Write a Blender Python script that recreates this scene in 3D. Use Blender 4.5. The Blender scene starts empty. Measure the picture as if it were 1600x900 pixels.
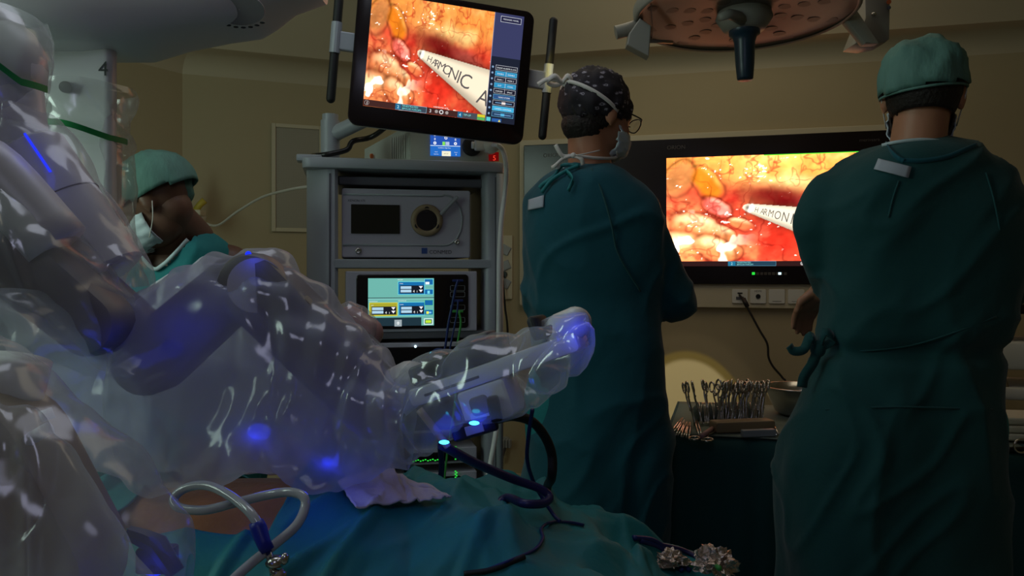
import bpy, bmesh, math, random
from mathutils import Vector, Matrix, Euler, noise
import numpy as np
random.seed(7)
S = bpy.context.scene
C = S.collection
PI = math.pi

# ---------------------------------------------------------------- camera, world, light
FPX, HV, CZ = 1250.0, 424.0, 1.25          # focal length in px, horizon row, camera height (1600x900 frame)
def P(u, v, y):                             # point seen at pixel (u, v) at distance y
    return Vector(((u - 800) / FPX * y, y, CZ + (HV - v) / FPX * y))
cam = bpy.data.objects.new('camera', bpy.data.cameras.new('camera'))
C.objects.link(cam)
cam.location = (0, 0, CZ)
cam.rotation_euler = (PI / 2, 0, 0)
cam.data.sensor_width = 36
cam.data.lens = FPX / 1600 * 36
cam.data.shift_y = -26 / 1600
cam.data.clip_start = 0.02
S.camera = cam
S.view_settings.view_transform = 'Standard'
S.view_settings.look = 'None'
S.view_settings.gamma = 1
S.view_settings.use_curve_mapping = False
S.view_settings.exposure = -0.22
w = bpy.data.worlds.new('world'); S.world = w; w.use_nodes = True
w.node_tree.nodes['Background'].inputs[0].default_value = (.5, .5, .42, 1)
w.node_tree.nodes['Background'].inputs[1].default_value = .03

def area(name, loc, target, size, energy, col, sy=None):
    l = bpy.data.lights.new(name, 'AREA'); l.size = size; l.energy = energy; l.color = col
    if sy: l.shape = 'RECTANGLE'; l.size_y = sy
    o = bpy.data.objects.new(name, l); C.objects.link(o); o.location = loc
    o.rotation_euler = (Vector(target) - Vector(loc)).to_track_quat('-Z', 'Y').to_euler()
    return o
def spot(name, loc, target, ang, blend, energy, col, rad=.01):
    l = bpy.data.lights.new(name, 'SPOT'); l.spot_size = math.radians(ang); l.spot_blend = blend
    l.energy = energy; l.color = col; l.shadow_soft_size = rad
    o = bpy.data.objects.new(name, l); C.objects.link(o); o.location = loc
    o.rotation_euler = (Vector(target) - Vector(loc)).to_track_quat('-Z', 'Y').to_euler()
    return o
def point(name, loc, energy, col, rad=.006):
    l = bpy.data.lights.new(name, 'POINT'); l.energy = energy; l.color = col; l.shadow_soft_size = rad
    o = bpy.data.objects.new(name, l); C.objects.link(o); o.location = loc
    return o
area('ceiling_lamp_light', (.7, 3.0, 2.72), (.7, 3.3, 0), 1.4, 6.2, (1, .86, .62))
area('doorway_light', (-2.0, .9, 1.9), (-.6, 2.2, 1.0), .8, 19, (.74, 1, .86), 1.1)
area('drape_fill_light', (-.15, -.5, 2.25), (-.5, 1.4, .9), .5, 2.6, (.70, .72, 1), .5)  # added fill behind the camera that brightens the plastic drapes, no console there
area('table_lamp_light', (-.35, 1.75, 2.68), (-.55, 1.45, .9), .7, 4.2, (.80, .85, 1))
spot('lamp_beam', (-.2, 1.5, 2.62), (.96, 4.31, .47), 8.2, .15, 210, (1, .98, .80))
spot('lamp_beam_rim', (-.2, 1.5, 2.62), (.96, 4.31, .47), 9.4, .10, 75, (1, .78, .03))
spot('lamp_beam_halo', (-.2, 1.5, 2.62), (.96, 4.31, .47), 13, .3, 14, (1, .88, .66))

# ---------------------------------------------------------------- materials
def node_mat(name):
    m = bpy.data.materials.new(name); m.use_nodes = True
    return m, m.node_tree.nodes, m.node_tree.links
def mat(name, col, rough=.5, metal=0, bump=0, bscale=40, var=0, vscale=8, spec=.5, sheen=0, stretch=None, coat=0):
    m, n, l = node_mat(name); b = n['Principled BSDF']
    b.inputs['Base Color'].default_value = (*col, 1); b.inputs['Roughness'].default_value = rough
    b.inputs['Metallic'].default_value = metal; b.inputs['Specular IOR Level'].default_value = spec
    b.inputs['Sheen Weight'].default_value = sheen; b.inputs['Coat Weight'].default_value = coat
    tc = n.new('ShaderNodeTexCoord'); src = tc.outputs['Object']
    if stretch:
        mp = n.new('ShaderNodeMapping'); mp.inputs['Scale'].default_value = stretch
        l.new(src, mp.inputs[0]); src = mp.outputs[0]
    if var:
        t = n.new('ShaderNodeTexNoise'); t.inputs['Scale'].default_value = vscale; t.inputs['Detail'].default_value = 5
        l.new(src, t.inputs['Vector'])
        mx = n.new('ShaderNodeMix'); mx.data_type = 'RGBA'
        mx.inputs['A'].default_value = (*[c * (1 - var) for c in col], 1); mx.inputs['B'].default_value = (*[min(1, c * (1 + var)) for c in col], 1)
        l.new(t.outputs['Fac'], mx.inputs['Factor']); l.new(mx.outputs['Result'], b.inputs['Base Color'])
    if bump:
        t = n.new('ShaderNodeTexNoise'); t.inputs['Scale'].default_value = bscale; t.inputs['Detail'].default_value = 6
        l.new(src, t.inputs['Vector'])
        bp = n.new('ShaderNodeBump'); bp.inputs['Strength'].default_value = bump; bp.inputs['Distance'].default_value = .01
        l.new(t.outputs['Fac'], bp.inputs['Height']); l.new(bp.outputs[0], b.inputs['Normal'])
    return m
def emit(name, col, s):
    m, n, l = node_mat(name); n.remove(n['Principled BSDF'])
    e = n.new('ShaderNodeEmission'); e.inputs[0].default_value = (*col, 1); e.inputs[1].default_value = s
    l.new(e.outputs[0], n['Material Output'].inputs[0]); return m
def attr_emit(name, s):
    m, n, l = node_mat(name); n.remove(n['Principled BSDF'])
    e = n.new('ShaderNodeEmission'); a = n.new('ShaderNodeAttribute'); a.attribute_name = 'Col'
    e.inputs[1].default_value = s
    l.new(a.outputs['Color'], e.inputs[0]); l.new(e.outputs[0], n['Material Output'].inputs[0]); return m
def film(name, col, alpha, rough=.22, transl=.5, crease=1.0, sc=9, glossw=.16):
    """thin crinkled plastic sheet: part clear, part milky, shiny creases"""
    m, n, l = node_mat(name); n.remove(n['Principled BSDF'])
    tc = n.new('ShaderNodeTexCoord')
    wn = n.new('ShaderNodeTexNoise'); wn.inputs['Scale'].default_value = 5; wn.inputs['Detail'].default_value = 2
    l.new(tc.outputs['Object'], wn.inputs['Vector'])
    add = n.new('ShaderNodeMix'); add.data_type = 'RGBA'; add.inputs['Factor'].default_value = .14
    l.new(tc.outputs['Object'], add.inputs['A']); l.new(wn.outputs['Color'], add.inputs['B'])
    vo = n.new('ShaderNodeTexVoronoi'); vo.feature = 'F1'; vo.inputs['Scale'].default_value = sc
    l.new(add.outputs['Result'], vo.inputs['Vector'])
    vr = n.new('ShaderNodeMapRange'); vr.inputs['From Max'].default_value = .9
    l.new(vo.outputs['Distance'], vr.inputs['Value'])
    ns = n.new('ShaderNodeTexNoise'); ns.inputs['Scale'].default_value = 8; ns.inputs['Detail'].default_value = 1.5
    l.new(add.outputs['Result'], ns.inputs['Vector'])
    hh = n.new('ShaderNodeMath'); hh.operation = 'MULTIPLY_ADD'; hh.inputs[1].default_value = .12
    l.new(vr.outputs[0], hh.inputs[0]); l.new(ns.outputs['Fac'], hh.inputs[2])
    bp = n.new('ShaderNodeBump'); bp.inputs['Strength'].default_value = crease; bp.inputs['Distance'].default_value = .010
    l.new(hh.outputs[0], bp.inputs['Height'])
    d = n.new('ShaderNodeBsdfDiffuse'); d.inputs[0].default_value = (*col, 1)
    t = n.new('ShaderNodeBsdfTranslucent'); t.inputs[0].default_value = (*col, 1)
    g = n.new('ShaderNodeBsdfAnisotropic' if False else 'ShaderNodeBsdfGlossy'); g.inputs['Roughness'].default_value = rough
    tr = n.new('ShaderNodeBsdfTransparent')
    for q in (d, t, g): l.new(bp.outputs[0], q.inputs['Normal'])
    m1 = n.new('ShaderNodeMixShader'); m1.inputs[0].default_value = transl; l.new(d.outputs[0], m1.inputs[1]); l.new(t.outputs[0], m1.inputs[2])
    m2 = n.new('ShaderNodeMixShader'); l.new(tr.outputs[0], m2.inputs[1]); l.new(m1.outputs[0], m2.inputs[2])
    # milkier where the film is seen edge-on
    lw = n.new('ShaderNodeLayerWeight'); lw.inputs['Blend'].default_value = .35
    mr = n.new('ShaderNodeMapRange'); mr.inputs['To Min'].default_value = alpha; mr.inputs['To Max'].default_value = min(1, alpha + .25)
    l.new(lw.outputs['Facing'], mr.inputs['Value']); l.new(mr.outputs[0], m2.inputs[0])
    m3 = n.new('ShaderNodeMixShader'); m3.inputs[0].default_value = glossw; l.new(m2.outputs[0], m3.inputs[1]); l.new(g.outputs[0], m3.inputs[2])
    l.new(m3.outputs[0], n['Material Output'].inputs[0])
    return m
M = dict(
    wall=mat('wall_paint', (.47, .385, .24), .8, bump=.02, var=.05, vscale=2),
    wall2=mat('cove_paint', (.56, .48, .34), .7, var=.04, vscale=2),
    ceil=mat('ceiling_paint', (.5, .45, .33), .8, var=.04),
    floor=mat('floor_vinyl', (.25, .25, .24), .35, var=.25, vscale=60),
    trim=mat('trim_paint', (.62, .55, .40), .5),
    shell=mat('robot_shell', (.62, .62, .62), .35, var=.04, vscale=4, bump=.01),
    shelld=mat('robot_grey', (.17, .155, .155), .45, var=.08),
    black=mat('black_plastic', (.008, .007, .008), .3),
    rubber=mat('black_rubber', (.009, .009, .010), .6, bump=.05),
    bezel=mat('black_glass', (.008, .004, .005), .22),
    cart=mat('cart_grey_metal', (.33, .35, .38), .38, var=.05),
    cartd=mat('cart_dark_metal', (.10, .10, .115), .45, var=.06),
    unit=mat('unit_lilac_grey', (.42, .40, .47), .4, var=.03),
    glassd=mat('dark_display', (.02, .02, .017), .12),
    white=mat('white_plastic', (.75, .74, .70), .4),
    steel=mat('steel', (.6, .58, .55), .22, metal=1, var=.1),
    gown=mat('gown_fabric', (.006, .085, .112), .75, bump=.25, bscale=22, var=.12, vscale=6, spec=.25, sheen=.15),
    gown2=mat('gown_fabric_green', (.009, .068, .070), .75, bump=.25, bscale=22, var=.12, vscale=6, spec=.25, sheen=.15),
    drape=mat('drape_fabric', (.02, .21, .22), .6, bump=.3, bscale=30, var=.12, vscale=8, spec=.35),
    scrub=mat('scrub_fabric', (.015, .22, .23), .8, bump=.2, bscale=40, var=.1),
    binding=mat('white_binding', (.5, .6, .62), .7),
    cap=mat('green_cap', (.11, .24, .20), .75, bump=.5, bscale=35, var=.3, vscale=12, stretch=(1, 1, .3)),
    skin=mat('skin', (.46, .20, .11), .5, var=.12, vscale=14, bump=.05, bscale=90),
    skinb=mat('belly_skin', (.36, .15, .055), .28, var=.4, vscale=9, bump=.2, bscale=60),
    skind=mat('dark_skin', (.16, .075, .045), .5, var=.1, bump=.05),
    hair=mat('hair', (.015, .009, .006), .7, bump=.6, bscale=120),
    mask=mat('mask_white', (.62, .70, .75), .7, bump=.2, bscale=30),
    strap=mat('strap_white', (.72, .68, .62), .7, bump=.1),
    tape=mat('white_tape', (.42, .46, .52), .7, var=.1),
    paper=mat('white_paper', (.62, .55, .57), .85, bump=.3, bscale=45, var=.05),
    blue=mat('blue_rubber', (.01, .02, .30), .4),
    bluec=mat('blue_cable', (.006, .02, .13), .45),
    purple=mat('violet_cable', (.022, .02, .10), .4),
    greenc=mat('green_cable', (.04, .30, .05), .5),
    yellow=mat('yellow_plastic', (.55, .42, .05), .5),
    greenb=mat('green_band', (.0, .22, .05), .5),
    pink=mat('pink_plastic', (.5, .28, .28), .4),
    tan=mat('tan_plastic', (.30, .22, .13), .5),
    lampg=mat('lamp_glass', (.13, .11, .095), .42, var=.15, vscale=5),
    lampb=mat('lamp_body', (.30, .29, .25), .4),
    handle=mat('lamp_handle', (.012, .035, .06), .35),
    lens=mat('lamp_lens', (.085, .068, .06), .5),
    foil=mat('foil', (.6, .5, .42), .15, metal=.8, bump=1, bscale=60),
    tube=mat('clear_tube', (.42, .43, .45), .12, spec=.8),
    liquid=mat('bottle_liquid', (.03, .14, .16), .3),
    label=mat('grey_label', (.40, .42, .38), .7, var=.1),
    orange=mat('orange_sticker', (.55, .12, .02), .6),
    ink=mat('black_ink', (.01, .01, .012), .6),
    logo=mat('logo_blue', (.02, .06, .25), .5),
    towel=mat('rolled_towel', (.16, .2, .18), .9, bump=.5, bscale=80),
    led_b=emit('led_blue', (.01, .03, 1), 1.6),
    led_c=emit('led_cyan', (.05, .6, 1), 5),
    led_w=emit('led_white', (.6, .9, 1), 2.2),
    led_g=emit('led_green', (.03, .8, .06), 1.1),
    led_r=emit('led_red', (1, .03, .02), 1.4),
    film=film('sterile_film', (.70, .70, .78), .36, sc=9, crease=.5, rough=.15, glossw=.075),
    filmb=film('sterile_film_back', (.70, .71, .80), .80, sc=6, crease=.5, rough=.3, glossw=.04),
    film2=film('sterile_film_thin', (.70, .73, .76), .19, sc=10, crease=.5, rough=.16, glossw=.10),
    film3=film('sterile_film_near', (.62, .60, .66), .17, sc=10, crease=.5, rough=.17, glossw=.08),
    gfx=attr_emit('display_graphics', 1.15),
    pic=attr_emit('display_picture', 1.4),
    pic2=attr_emit('wall_display_picture', 1.8),
    lens_glass=film('spectacle_lens', (.6, .6, .6), .02, .05, .5, 0, 5, .12),
)
# patterned cap
def cap_pattern():
    m, n, l = node_mat('patterned_cap'); b = n['Principled BSDF']; b.inputs['Roughness'].default_value = .8
    tc = n.new('ShaderNodeTexCoord')
    v = n.new('ShaderNodeTexVoronoi'); v.inputs['Scale'].default_value = 38; v.inputs['Randomness'].default_value = .7
    mp = n.new('ShaderNodeMapping'); mp.inputs['Scale'].default_value = (1, 1, 1.7); l.new(tc.outputs['Object'], mp.inputs[0]); l.new(mp.outputs[0], v.inputs['Vector'])
    t = n.new('ShaderNodeTexNoise'); t.inputs['Scale'].default_value = 130; l.new(tc.outputs['Object'], t.inputs['Vector'])
    ad = n.new('ShaderNodeMath'); ad.operation = 'MULTIPLY_ADD'; ad.inputs[1].default_value = .55
    l.new(t.outputs['Fac'], ad.inputs[0]); l.new(v.outputs['Distance'], ad.inputs[2])
    cr = n.new('ShaderNodeValToRGB'); e = cr.color_ramp
    e.elements[0].position = .33; e.elements[0].color = (.02, .014, .02, 1)
    e.elements[1].position = .66; e.elements[1].color = (.018, .013, .018, 1)
    x = e.elements.new(.46); x.color = (.42, .38, .44, 1)
    x = e.elements.new(.56); x.color = (.05, .04, .055, 1)
    l.new(ad.outputs[0], cr.inputs[0]); l.new(cr.outputs[0], b.inputs['Base Color'])
    return m
M['capdark'] = cap_pattern()
def grille_mat():
    m, n, l = node_mat('perforated_grille'); b = n['Principled BSDF']; b.inputs['Roughness'].default_value = .5
    tc = n.new('ShaderNodeTexCoord'); v = n.new('ShaderNodeTexVoronoi'); v.inputs['Scale'].default_value = 75; v.inputs['Randomness'].default_value = 0
    l.new(tc.outputs['Object'], v.inputs['Vector'])
    cr = n.new('ShaderNodeValToRGB'); cr.color_ramp.elements[0].position = .34; cr.color_ramp.elements[0].color = (.03, .028, .02, 1)
    cr.color_ramp.elements[1].position = .42; cr.color_ramp.elements[1].color = (.36, .33, .26, 1)
    l.new(v.outputs['Distance'], cr.inputs[0]); l.new(cr.outputs[0], b.inputs['Base Color']); return m
M['grille'] = grille_mat()

# ---------------------------------------------------------------- mesh helpers
def link(name, me, m=None, parent=None, smooth=True):
    o = bpy.data.objects.new(name, me); C.objects.link(o)
    if m is not None: me.materials.append(m)
    if smooth:
        for p in me.polygons: p.use_smooth = True
    if parent: o.parent = parent
    return o
def obj(name, bm, m=None, parent=None, smooth=False, recalc=True):
    if recalc: bmesh.ops.recalc_face_normals(bm, faces=bm.faces)
    me = bpy.data.meshes.new(name); bm.to_mesh(me); bm.free()
    o = link(name, me, m, parent, False)
    if smooth:
        for p in me.polygons: p.use_smooth = True
        if smooth == 'auto': me.set_sharp_from_angle(angle=math.radians(38))
    return o
def tag(o, label, cat, group=None):
    o['label'] = label; o['category'] = cat
    if group: o['group'] = group
    return o
def struct(o): o['kind'] = 'structure'; return o
def thing(name, label, cat, loc=(0, 0, 0), rz=0, group=None, rot=None):
    o = bpy.data.objects.new(name, None); C.objects.link(o); o.location = loc; o.empty_display_size = .05
    o.rotation_euler = rot if rot else (0, 0, rz)
    return tag(o, label, cat, group)
def B(): return bmesh.new()
def box(bm, x0, x1, y0, y1, z0, z1, bev=0, seg=2, mtx=None):
    r = bmesh.ops.create_cube(bm, size=1)
    vs = r['verts']
    for q in vs: q.co = Vector(((x0 + x1) / 2 + q.co.x * (x1 - x0), (y0 + y1) / 2 + q.co.y * (y1 - y0), (z0 + z1) / 2 + q.co.z * (z1 - z0)))
    if bev:
        es = list({e for q in vs for e in q.link_edges})
        r = bmesh.ops.bevel(bm, geom=es, offset=bev, segments=seg, profile=.5, affect='EDGES')
        vs = list({q for f in r['faces'] for q in f.verts} | {q for q in vs if q.is_valid})
    if mtx:
        for q in vs: q.co = mtx @ q.co
    return vs
def frame(d):
    d = d.normalized(); a = Vector((0, 0, 1)) if abs(d.z) < .9 else Vector((0, 1, 0))
    x = d.cross(a).normalized(); return x, x.cross(d).normalized()
def rings(bm, R, cap=True):
    prev = None; first = None
    for ring in R:
        vs = [bm.verts.new(p) for p in ring]
        if prev:
            k = len(vs)
            for i in range(k): bm.faces.new((prev[i], prev[(i + 1) % k], vs[(i + 1) % k], vs[i]))
        else: first = vs
        prev = vs
    if cap: bm.faces.new(first[::-1]); bm.faces.new(prev)
def catmull(pts, n):
    pts = [Vector(p) for p in pts]; out = []
    q = [pts[0] * 2 - pts[1]] + pts + [pts[-1] * 2 - pts[-2]]
    for i in range(1, len(q) - 2):
        for k in range(n):
            t = k / n
            out.append(.5 * ((2 * q[i]) + (q[i + 1] - q[i - 1]) * t + (2 * q[i - 1] - 5 * q[i] + 4 * q[i + 1] - q[i + 2]) * t * t + (3 * q[i] - q[i - 1] - 3 * q[i + 1] + q[i + 2]) * t ** 3))
    out.append(pts[-1]); return out
def tube(bm, pts, r, seg=8, sub=0, cap=True, flat=1, up=None):
    if sub: pts = catmull(pts, sub)
    pts = [Vector(p) for p in pts]; n = len(pts); R = []
    x = None
    for i, p in enumerate(pts):
        d = (pts[min(i + 1, n - 1)] - pts[max(i - 1, 0)]).normalized()
        if up is not None: x = d.cross(Vector(up)).normalized()
        elif x is None: x, _ = frame(d)
        else: x = (x - d * x.dot(d)).normalized()
        y = x.cross(d)
        rr = r[min(i, len(r) - 1)] if isinstance(r, (list, tuple)) and not sub else (r if not isinstance(r, (list, tuple)) else r[0] + (r[-1] - r[0]) * i / (n - 1))
        R.append([p + x * math.cos(a) * rr + y * math.sin(a) * rr * flat for a in [2 * PI * k / seg for k in range(seg)]])
    rings(bm, R, cap)
def cyl(bm, a, b, r, seg=24, r2=None):
    tube(bm, [a, b], [r, r if r2 is None else r2], seg)
def capsule(bm, a, b, ra, rb, seg=16):
    a, b = Vector(a), Vector(b); d = (b - a); L = d.length; d.normalize(); x, y = frame(d); R = []
    for k in range(5):
        t = k / 5 * PI / 2 + .08; R.append((a - d * ra * math.cos(t), ra * math.sin(t)))
    for k in range(6): R.append((a.lerp(b, k / 5), ra + (rb - ra) * k / 5))
    for k in range(4, -1, -1):
        t = k / 5 * PI / 2 + .08; R.append((b + d * rb * math.cos(t), rb * math.sin(t)))
    rings(bm, [[c + x * math.cos(q) * r + y * math.sin(q) * r for q in [2 * PI * j / seg for j in range(seg)]] for c, r in R])
def limb(bm, pts, rad, seg=16):
    for i in range(len(pts) - 1): capsule(bm, pts[i], pts[i + 1], rad[i], rad[i + 1], seg)
def ell(bm, c, r, mtx=None, seg=20):
    q = bmesh.ops.create_uvsphere(bm, u_segments=seg, v_segments=seg // 2 + 2, radius=1)['verts']
    for v in q:
        v.co = Vector((v.co.x * r[0], v.co.y * r[1], v.co.z * r[2]))
        if mtx: v.co = mtx @ v.co
        v.co += Vector(c)
def lathe(bm, prof, c=(0, 0, 0), seg=32, mtx=None, cap=False):
    R = []
    for r, z in prof:
        ring = []
        for k in range(seg):
            a = 2 * PI * k / seg; p = Vector((r * math.cos(a), r * math.sin(a), z))
            if mtx: p = mtx @ p
            ring.append(p + Vector(c))
        R.append(ring)
    rings(bm, R, cap)
def prism(bm, pts2, d0, d1, fn, bev=0):
    """outline pts2 (a,b) extruded from d0 to d1 along the third axis; fn(a,b,d)->Vector; bev rounds both rims"""
    def inset(k):
        n = len(pts2); o = []
        for i in range(n):
            p, a, b = Vector(pts2[i]), Vector(pts2[i - 1]), Vector(pts2[(i + 1) % n])
            t = (b - a); t = t.normalized() if t.length > 1e-9 else Vector((1, 0)); o.append(p + Vector((-t.y, t.x)) * k)
        return o
    ar = sum(pts2[i - 1][0] * pts2[i][1] - pts2[i][0] * pts2[i - 1][1] for i in range(len(pts2)))
    sg = 1 if ar > 0 else -1; s = 1 if d1 > d0 else -1
    L = [(bev, d0), (bev * .3, d0 + s * bev * .3), (0, d0 + s * bev), (0, d1 - s * bev), (bev * .3, d1 - s * bev * .3), (bev, d1)] if bev else [(0, d0), (0, d1)]
    rings(bm, [[fn(q.x, q.y, d) for q in inset(k * sg)] for k, d in L])
def rrect(x0, x1, z0, z1, r, n=5):
    o = []
    for cx, cz, a0 in ((x1 - r, z1 - r, 0), (x0 + r, z1 - r, 90), (x0 + r, z0 + r, 180), (x1 - r, z0 + r, 270)):
        for k in range(n + 1):
            a = math.radians(a0 + 90 * k / n); o.append((cx + r * math.cos(a), cz + r * math.sin(a)))
    return o
def stadium(bm, a, b, ra, rb, th, bev=.012):
    """flat-faced robot link between joints a and b, rounded at both ends, th deep"""
    a, b = Vector(a), Vector(b); d = b - a; L = math.hypot(d.x, d.z); ang = math.atan2(d.z, d.x); pts = []
    for k in range(13):
        t = PI / 2 + PI * k / 12; pts.append((ra * math.cos(t), ra * math.sin(t)))
    for k in range(13):
        t = -PI / 2 + PI * k / 12; pts.append((L + rb * math.cos(t), rb * math.sin(t)))
    def fn(p, q, dd):
        f = max(0, min(1, p / L))
        return Vector((a.x + p * math.cos(ang) - q * math.sin(ang), a.y + (b.y - a.y) * f + dd, a.z + p * math.sin(ang) + q * math.cos(ang)))
    prism(bm, pts, -th / 2, th / 2, fn, bev)
def fuse(bm, voxel=.007, smooth=6, fac=.5):
    """one continuous skin around overlapping closed shapes"""
    me = bpy.data.meshes.new('t'); bmesh.ops.recalc_face_normals(bm, faces=bm.faces); bm.to_mesh(me); bm.free()
    o = bpy.data.objects.new('t', me); C.objects.link(o)
    r = o.modifiers.new('r', 'REMESH'); r.mode = 'VOXEL'; r.voxel_size = voxel
    if smooth: s = o.modifiers.new('s', 'SMOOTH'); s.iterations = smooth; s.factor = fac
    dg = bpy.context.evaluated_depsgraph_get()
    out = bpy.data.meshes.new_from_object(o.evaluated_get(dg))
    bpy.data.objects.remove(o); bpy.data.meshes.remove(me)
    return out
def ridge(p): return (1 - min(1, abs(noise.noise(p)) * 2.6)) ** 2
def displace(me, fn):
    n = [v.normal.copy() for v in me.vertices]
    for v, k in zip(me.vertices, n): v.co += k * fn(v.co, k)
    me.update()
def text_geo(s, size):
    cu = bpy.data.curves.new('t', 'FONT'); cu.body = s; cu.size = size; cu.resolution_u = 3
    o = bpy.data.objects.new('t', cu); C.objects.link(o)
    dg = bpy.context.evaluated_depsgraph_get(); me = bpy.data.meshes.new_from_object(o.evaluated_get(dg))
    V = [tuple(v.co) for v in me.vertices]; F = [tuple(p.vertices) for p in me.polygons]
    bpy.data.objects.remove(o); bpy.data.meshes.remove(me); return V, F
def add_text(bm, s, x, z, size, fn, ang=0, center=False, bold=0):
    V, F = text_geo(s, size)
    if not V: return
    off = (max(v[0] for v in V) + min(v[0] for v in V)) / 2 if center else 0
    c, sn = math.cos(ang), math.sin(ang)
    vs = [bm.verts.new(fn(x + (a - off) * c - b * sn, z + (a - off) * sn + b * c)) for a, b, _ in V]
    for f in F:
        try: bm.faces.new([vs[i] for i in f])
        except ValueError: pass
class Gfx:
    """flat glowing graphics of a display: local x right, z up, facing -y"""
    def __init__(s, y0): s.V = []; s.F = []; s.Cc = []; s.y = y0; s.k = 0
    def rect(s, x0, x1, z0, z1, col, line=0):
        s.k += 1; y = s.y - s.k * .00004
        if line:
            for a in ((x0, x1, z0, z0 + line), (x0, x1, z1 - line, z1), (x0, x0 + line, z0, z1), (x1 - line, x1, z0, z1)): s._q(*a, y, col)
        else: s._q(x0, x1, z0, z1, y, col)
    def _q(s, x0, x1, z0, z1, y, col):
        n = len(s.V); s.V += [(x0, y, z0), (x1, y, z0), (x1, y, z1), (x0, y, z1)]; s.F.append((n, n + 1, n + 2, n + 3)); s.Cc.append(col)
    def poly(s, pts, col):
        s.k += 1; n = len(s.V); s.V += [(a, s.y - s.k * .00004, b) for a, b in pts]; s.F.append(tuple(range(n, n + len(pts)))); s.Cc.append(col)
    def disc(s, x, z, r, col, n=16): s.poly([(x + r * math.cos(2 * PI * k / n), z + r * math.sin(2 * PI * k / n)) for k in range(n)], col)
    def text(s, t, x, z, size, col, ang=0, center=False, sx=1):
        V, F = text_geo(t, size); s.k += 1
        if not V: return
        off = (max(v[0] for v in V) + min(v[0] for v in V)) / 2 if center else 0
        c, sn = math.cos(ang), math.sin(ang); n = len(s.V)
        s.V += [(x + (a - off) * sx * c - b * sn, s.y - s.k * .00004, z + (a - off) * sx * sn + b * c) for a, b, _ in V]
        for f in F: s.F.append(tuple(i + n for i in f)); s.Cc.append(col)
    def build(s, name, parent, m=None):
        me = bpy.data.meshes.new(name); me.from_pydata(s.V, [], s.F)
        ca = me.color_attributes.new('Col', 'FLOAT_COLOR', 'CORNER'); i = 0
        for p, c in zip(me.polygons, s.Cc):
            for li in p.loop_indices: ca.data[li].color = (*c, 1)
        return link(name, me, m or M['gfx'], parent, False)
# ---------------------------------------------------------------- room
ca15, sa15 = math.cos(math.radians(15)), math.sin(math.radians(15))
def wallC(u):                                # the display wall, receding to the left
    k = (u - 800) / FPX; y = 4.56 / (1 + .268 * k); return Vector((k * y, y, 0))
cC = Vector((-.72, 4.755, 0))                # corner behind the video tower
cB = Vector((-1.78, 4.32, 0)); cA = Vector((-2.45, 3.15, 0)); cL = Vector((-2.9, -1.2, 0))
cR = cC + Vector((ca15, -sa15, 0)) * 4.4; cS = Vector((cR.x - .3, -1.2, 0))
def wall(name, a, b, z1=2.9):
    bm = B(); d = (b - a).normalized(); nrm = Vector((-d.y, d.x, 0))
    if nrm.dot(-(a + b) / 2) > 0: nrm = -nrm       # thickness goes outward
    rings(bm, [[p, p + nrm * .12, p + nrm * .12 + Vector((0, 0, z1)), p + Vector((0, 0, z1))] for p in (a, b)])
    return struct(obj(name, bm, M['wall']))
wall('wall_left', cL, cA); wall('wall_back_left', cA, cB); wall('wall_back', cB, cC); wall('wall_display', cC, cR); wall('wall_right', cR, cS)
wall('wall_front', cL, cS)
poly = [cL, cA, cB, cC, cR, cS]
for nm, z0, z1, m in (('floor', -.1, 0, 'floor'), ('ceiling', 2.86, 2.96, 'ceil')):
    bm = B(); rings(bm, [[p + Vector((0, 0, z)) for p in poly] for z in (z0, z1)]); struct(obj(nm, bm, M[m]))
# bulkhead with a rounded lower edge that runs around the room under the ceiling
def cove(name, a, b, ma, mb):
    prof = [(0, 2.317)] + [(.13 - .13 * math.cos(t) + .0, 2.317 + .105 * math.sin(t)) for t in [PI / 2 * k / 8 for k in range(1, 9)]]
    prof += [(.16, 2.43), (.20, 2.50), (.36, 2.70), (.38, 2.87), (-.02, 2.87), (-.02, 2.317)]
    R = [[p + mm * q + Vector((0, 0, z)) for q, z in prof] for p, mm in ((a, ma), (b, mb))]
    bm = B(); rings(bm, R); return struct(obj(name, bm, M['wall2'], smooth='auto'))
def inward(a, b):
    d = (b - a).normalized(); n = Vector((-d.y, d.x, 0)); return n if n.dot(-(a + b) / 2) > 0 else -n
N = [inward(cA, cB), inward(cB, cC), inward(cC, cR)]
def mitre(n1, n2): m = (n1 + n2).normalized(); return m / m.dot(n1)
cove('trim_1', cC, cR, mitre(N[1], N[2]), N[2]); cove('trim_2', cB, cC, mitre(N[0], N[1]), mitre(N[1], N[2])); cove('trim_3', cA, cB, N[0], mitre(N[0], N[1]))
# skirting strips
for i, (a, b) in enumerate(((cC, cR), (cB, cC))):
    n = inward(a, b); bm = B(); rings(bm, [[p, p + n * .015, p + n * .015 + Vector((0, 0, .1)), p + Vector((0, 0, .1))] for p in (a, b)])
    struct(obj('baseboard_back' if i else 'baseboard_display', bm, M['trim']))
# wall grille on the back wall
dB = (cC - cB).normalized(); angB = math.atan2(dB.y, dB.x)
def onB(u):
    k = (u - 800) / FPX; den = dB.x - k * dB.y; t = (k * cB.y - cB.x) / den; return t
tG0, tG1 = onB(424), onB(487 + 40)
g = thing('wall_grille', 'perforated ventilation grille in a pale frame on the wall left of the video tower', 'grille', cB + dB * tG0, angB)
W = .285; z0, z1 = CZ + .0496 * 4.5, CZ + .185 * 4.5
bm = B()
for a in ((0, .022, z0, z1), (W - .022, W, z0, z1), (.022, W - .022, z0, z0 + .022), (.022, W - .022, z1 - .022, z1)): box(bm, a[0], a[1], -.018, -.001, a[2], a[3], .003)
obj('grille_frame', bm, M['trim'], g)
bm = B(); box(bm, .02, W - .02, -.008, -.001, z0 + .02, z1 - .02); obj('grille_panel', bm, M['grille'], g)
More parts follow.
